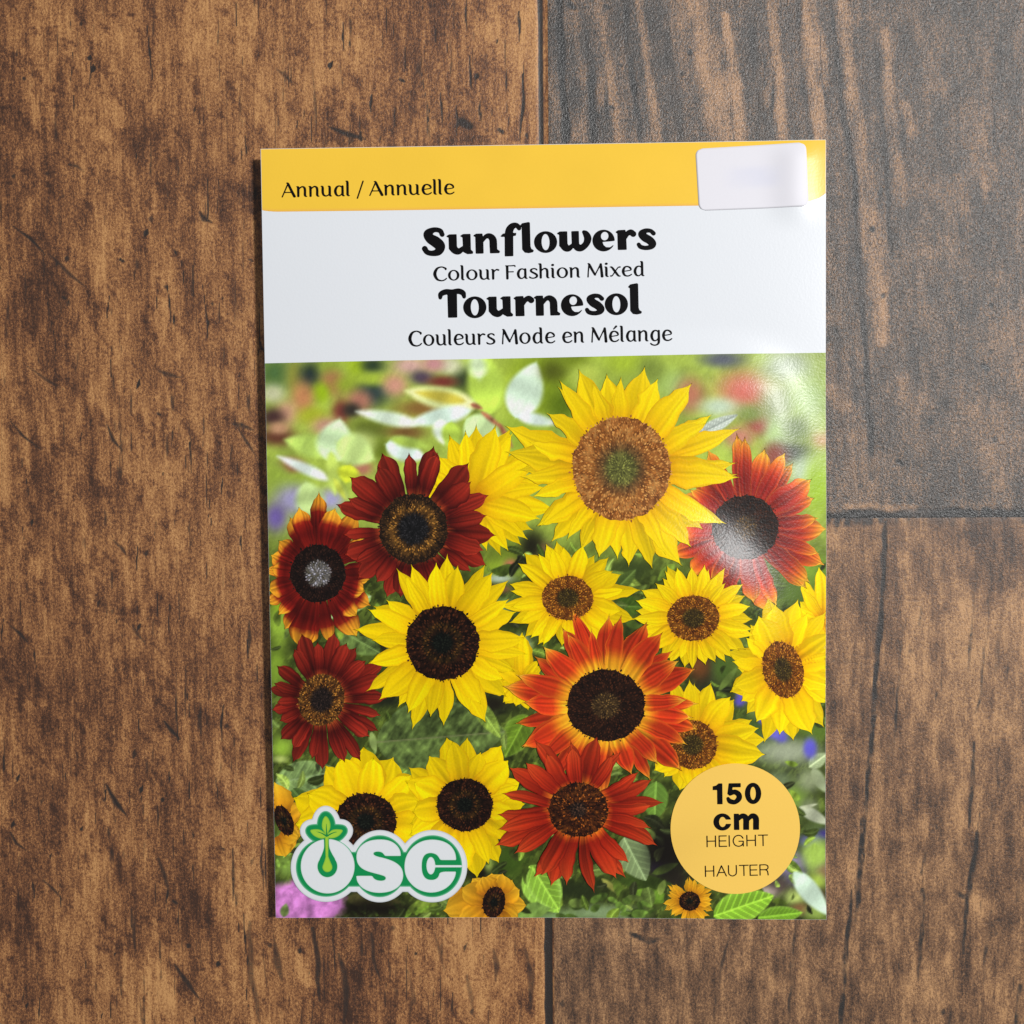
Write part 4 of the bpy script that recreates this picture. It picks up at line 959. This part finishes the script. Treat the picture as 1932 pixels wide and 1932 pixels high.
# ext = reach of the petals: left, right, top, bottom
sunflower('yellow sunflower half hidden behind the dark red one', (892, 945), (40, 44), (112, 146, 138, 98), 'yellow', 'dark', 16, 0, no_disc=True, start=.3, wf=1.15, tip=.8)
sunflower('yellow petals cut by the packet edge', (1552, 1170), (20, 30), (46, 50, 96, 110), 'gold', 'brown', 10, 0, no_disc=True, wf=1.0, start=.2)
sunflower('small yellow flower peeping between two larger ones', (985, 1285), (14, 14), (62, 40, 90, 52), 'yellow', 'dark', 9, 0, no_disc=True, wf=1.1, start=.2)
sunflower('dark red sunflower with golden petal tips', (600, 1086), (52, 54), (92, 98, 142, 138), 'tipred', 'silver', 12, 1, nflor=420, wf=.66, tip=.55, jit=.07, aj=.2, dc=(600, 1082))
sunflower('rust red sunflower with orange tips under the glare', (1406, 995), (63, 60), (126, 150, 164, 150), 'rust', 'tan', 14, 1, nflor=520, wf=.68, tip=.5)
sunflower('large yellow sunflower with wide brown disc', (1172, 884), (92, 97), (208, 214, 196, 190), 'gold', 'brown', 19, 3, nflor=1300, wf=.82, tip=.85, jag=.34, bend=.18, grow=1.08)
sunflower('deep red sunflower with orange ringed disc', (780, 998), (64, 66), (136, 148, 148, 128), 'red', 'ring', 13, 2, nflor=700, wf=.58, tip=.55, grow=1.13, jit=.05, aj=.18)
sunflower('yellow sunflower below the red orange one', (1307, 1405), (46, 46), (84, 128, 116, 84), 'gold', 'amber', 13, 0, nflor=380, wf=1.0, tip=.8, drot=.3)
sunflower('yellow sunflower with oval brown disc by the packet edge', (1477, 1263), (38, 54), (92, 110, 124, 138), 'gold', 'amber', 14, 1, nflor=420, drot=-.25, wf=1.1, tip=.8, jag=.2)
sunflower('smaller yellow sunflower with amber disc', (1308, 1166), (49, 43), (116, 112, 96, 92), 'gold', 'amber', 19, 4, nflor=460, wf=.92, tip=.85)
sunflower('yellow sunflower with small amber disc', (1071, 1128), (48, 42), (112, 120, 98, 96), 'yellow', 'amber', 18, 4, nflor=460, wf=.95, tip=.85)
sunflower('bright yellow sunflower with black disc', (835, 1213), (69, 70), (152, 158, 170, 158), 'yellow', 'dark', 17, 4, nflor=620, wf=.84, tip=.75, jag=.2, grow=1.08)
sunflower('wine red sunflower with golden anthers', (607, 1320), (43, 49), (94, 128, 122, 128), 'red', 'anther', 13, 3, nflor=520, drot=.3, wf=.57, tip=.5, grow=1.1, jit=.07, aj=.2)
sunflower('red sunflower with yellow ring and tips', (1143, 1330), (73, 67), (174, 176, 168, 150), 'flame', 'tan', 17, 5, nflor=760, wf=.74, tip=.72)
sunflower('yellow petals of a flower cut by the edge', (520, 1560), (16, 30), (30, 52, 92, 60), 'ochre', 'dark', 7, 0, nflor=60, wf=1.2, dc=(536, 1548), drot=-.4)
sunflower('yellow sunflower behind the logo', (690, 1550), (58, 54), (134, 116, 130, 90), 'yellow', 'dark', 11, 1, nflor=420, wf=1.12, tip=.62)
sunflower('yellow sunflower with black disc beside the logo', (877, 1518), (53, 50), (112, 104, 120, 130), 'yellow', 'dark', 13, 2, nflor=460, wf=1.02, tip=.66)
sunflower('scarlet sunflower with brown disc', (1091, 1527), (56, 51), (152, 146, 130, 152), 'scarlet', 'umber', 14, 6, nflor=560, wf=.62, tip=.62, bend=.2, jit=.07, aj=.2)
sunflower('small drooping ochre sunflower', (932, 1702), (21, 30), (86, 56, 52, 60), 'ochre', 'dark', 8, 1, nflor=90, drot=.2, wf=1.25)
sunflower('tiny ragged yellow sunflower', (1301, 1700), (20, 18), (46, 44, 42, 42), 'ochre', 'dark', 17, 0, nflor=70, wf=.9, tip=.9, jag=.4, bend=.4)

# ------------------------------------------------------------------ height badge
TOPZ = .115
pr = Print()
na, nr = 96, 22
RR, AA = np.meshgrid(np.linspace(0.02, 1, nr), np.linspace(0, 2 * math.pi, na, endpoint=False), indexing='ij')
u, v = on_packet((1387 + 122 * RR * np.cos(AA)).ravel(), (1563 + 123 * RR * np.sin(AA)).ravel())
polys = [[i * na + k, i * na + (k + 1) % na, (i + 1) * na + (k + 1) % na, (i + 1) * na + k] for i in range(nr - 1) for k in range(na)] + [list(range(na))]
pr.add(np.stack([u, v], -1), polys, TOPZ, lin((248, 203, 96)))
badge = pr.build('height_badge', M_FLAT, packet)
badge['label'] = 'round yellow badge giving the plant height'
lettering('150', 'heavy', (1341, 1517.2), (1434, 1516), 39.5, TOPZ + .01, M_INK, badge, step=3)
lettering('cm', 'heavy', (1345, 1565.9), (1429, 1565), 39.5, TOPZ + .01, M_INK, badge, step=3)
lettering('HEIGHT', 'thin', (1332, 1598), (1447, 1595.6), 21.8, TOPZ + .01, M_INK, badge, step=3)
lettering('HAUTER', 'thin', (1329, 1654), (1450, 1651), 21.2, TOPZ + .01, M_INK, badge, step=3)

# ------------------------------------------------------------------ logo
def chaikin(P, n=2):
    P = [np.array(p, float) for p in P]
    for _ in range(n):
        Q = []
        for i in range(len(P)):
            a, b = P[i], P[(i + 1) % len(P)]
            Q += [a * .75 + b * .25, a * .25 + b * .75]
        P = Q
    return [tuple(p) for p in P]
S_P = [(1172, 598), (1165, 540), (1120, 480), (1050, 445), (960, 437), (860, 450), (785, 495), (742, 560), (738, 640), (765, 700), (820, 740), (900, 765), (980, 785), (1020, 800), (1027, 820), (1010, 838), (970, 842), (925, 832), (900, 808), (893, 793), (850, 793), (737, 793), (738, 800),
       (745, 850), (790, 910), (870, 950), (970, 962), (1080, 945), (1160, 895), (1195, 820), (1193, 750), (1165, 695), (1100, 650), (1010, 620), (940, 605), (910, 590), (903, 575), (915, 562), (950, 556), (990, 565), (1010, 590), (1018, 600), (1060, 600), (1170, 600)]
C_P = [(1712, 640), (1700, 560), (1650, 490), (1570, 450), (1470, 437), (1370, 455), (1285, 510), (1225, 590), (1203, 690), (1215, 790), (1265, 870), (1340, 930), (1440, 960), (1540, 950), (1630, 905), (1690, 830), (1712, 752), (1690, 752), (1550, 752), (1540, 800), (1510, 828), (1460, 835), (1410, 820), (1380, 770), (1373, 700),
       (1380, 630), (1405, 585), (1455, 568), (1510, 580), (1540, 610), (1553, 640), (1600, 640), (1700, 640)]
LEAF1 = chaikin([(440, 205), (470, 235), (487, 280), (487, 330), (465, 370), (450, 405), (430, 370), (403, 330), (403, 280), (415, 235)])
LEAF2 = chaikin([(283, 348), (330, 338), (380, 340), (415, 360), (450, 400), (430, 430), (390, 432), (340, 415), (305, 385)])
LEAF3 = chaikin([(615, 346), (560, 338), (510, 342), (480, 362), (450, 400), (465, 428), (510, 430), (560, 412), (590, 385)])
lx = np.arange(80, 1850, 8.0); ly = np.arange(80, 1090, 8.0)
LX, LY = np.meshgrid(lx, ly)
SPROUT = [('p', LEAF1), ('p', LEAF2), ('p', LEAF3), ('s', [(452, 410, 18), (452, 520, 15), (453, 640, 13)]), ('s', [(453, 600, 11), (456, 660, 30), (457, 705, 47), (457, 708, 47)])]
f_sprout = field(SPROUT, LX, LY)
f_leaves = field(SPROUT[:3], LX, LY)
f_letters = field([('e', 460, 700, 262, 265), ('-e', 457, 702, 96, 104), ('-s', [(447, 425, 24), (450, 520, 26), (454, 600, 52), (457, 660, 80)]), ('p', chaikin(S_P)), ('p', chaikin(C_P)), ('e', 1463, 695, 43, 85), ('p', [(1490, 689), (1766, 689), (1766, 711), (1490, 711)])], LX, LY)
f_hull = field([('e', 444, 712, 294, 286), ('e', 966, 700, 264, 302), ('e', 1478, 700, 290, 302), ('p', [(444, 900), (1478, 900), (1478, 560), (444, 560)])], LX, LY)
f_green = np.minimum(f_hull, f_leaves - 50)
f_halo = f_green - 50
def to_logo(V): return on_packet(529.5 + .19385 * V[:, 0], 1498 + .19385 * V[:, 1])
def logo_layer(name, Fv, z, colf, parent, mat=None):
    V, polys, VF = march(Fv, lx, ly)
    u, v = to_logo(V); p = Print(); p.add(np.stack([u, v], -1), polys, z, colf(VF))
    return p.build(name, mat or M_FLAT, parent)
def mixcol(a, b, d0, d1):
    return lambda F: lin(a) + (lin(b) - lin(a)) * smooth(d0, d1, -F)[:, None]
logo = logo_layer('logo', f_halo, TOPZ, mixcol((196, 200, 204), (226, 229, 232), 0, 16), packet)
logo['label'] = 'white and green OSC letters with a sprouting seed in the O'
logo_layer('outline', f_green, TOPZ + .008, mixcol((110, 190, 150), (18, 142, 78), 0, 16), logo)
logo_layer('letters', f_letters, TOPZ + .016, mixcol((190, 216, 206), (226, 229, 232), 0, 9), logo)
logo_layer('sprout', f_sprout, TOPZ + .024, mixcol((120, 182, 60), (164, 206, 62), 0, 12), logo)
f_vein = field([('s', [(446, 285, 3), (448, 340, 5), (452, 398, 7)]), ('s', [(350, 362, 3), (400, 378, 5), (450, 408, 7)]), ('s', [(560, 362, 3), (505, 378, 5), (452, 408, 7)])], LX, LY)
logo_layer('leaf_vein', f_vein, TOPZ + .032, mixcol((40, 140, 60), (26, 130, 66), 0, 5), logo)

# ------------------------------------------------------------------ price sticker
cor = [np.array(on_packet(*p)) for p in [(1318.6, 397.8), (1525.3, 389.6), (1520.2, 268.4), (1311.7, 281.0)]]
nx, ny = 60, 36
S_, T_ = np.meshgrid(np.linspace(0, 1, nx), np.linspace(0, 1, ny))
# rounded-rectangle mapping: squeeze the rows near the corners
wmm = np.linalg.norm(cor[1] - cor[0]); hmm = np.linalg.norm(cor[3] - cor[0]); rad = 1.0
dy = np.minimum(T_, 1 - T_) * hmm
ins = np.where(dy < rad, rad - np.sqrt(np.maximum(rad ** 2 - (rad - dy) ** 2, 0)), 0) / wmm
dyc = np.linspace(0, 1, ny)
S2 = ins + S_ * (1 - 2 * ins)
UVs = ((1 - S2) * (1 - T_))[..., None] * cor[0] + (S2 * (1 - T_))[..., None] * cor[1] + (S2 * T_)[..., None] * cor[2] + ((1 - S2) * T_)[..., None] * cor[3]
UVs = UVs.reshape(-1, 2)
zt = z_front(UVs[:, 0], UVs[:, 1])
Vt = np.column_stack([UVs, zt + .03])
idx = np.arange(nx * ny).reshape(ny, nx)
loop = np.concatenate([idx[0, :-1], idx[:-1, -1], idx[-1, :0:-1], idx[:0:-1, 0]])
lowv = Vt[loop].copy(); lowv[:, 2] -= .026
k = len(loop); j = np.arange(k)
sm = np.exp(-(((S_ - .52) / .24) ** 4 + ((T_ - .50) / .17) ** 4)) * (.5 + .6 * fbm(S_ * 9, T_ * 5, 3, 3))
scol = lin((227, 225, 232)) * (1 - .45 * sm[..., None]) + lin((208, 210, 230)) * .45 * sm[..., None]
scol = scol.reshape(-1, 3); scol = np.concatenate([scol, scol[loop]])
st = make_mesh('price_sticker', np.concatenate([Vt, lowv]), [grid_quads(nx, ny), np.stack([loop, nx * ny + j, nx * ny + (j + 1) % k, loop[(j + 1) % k]], -1)], M_STICKER, packet, col=scol, shade=False)
st['label'] = 'blank white rounded price sticker over the yellow band'
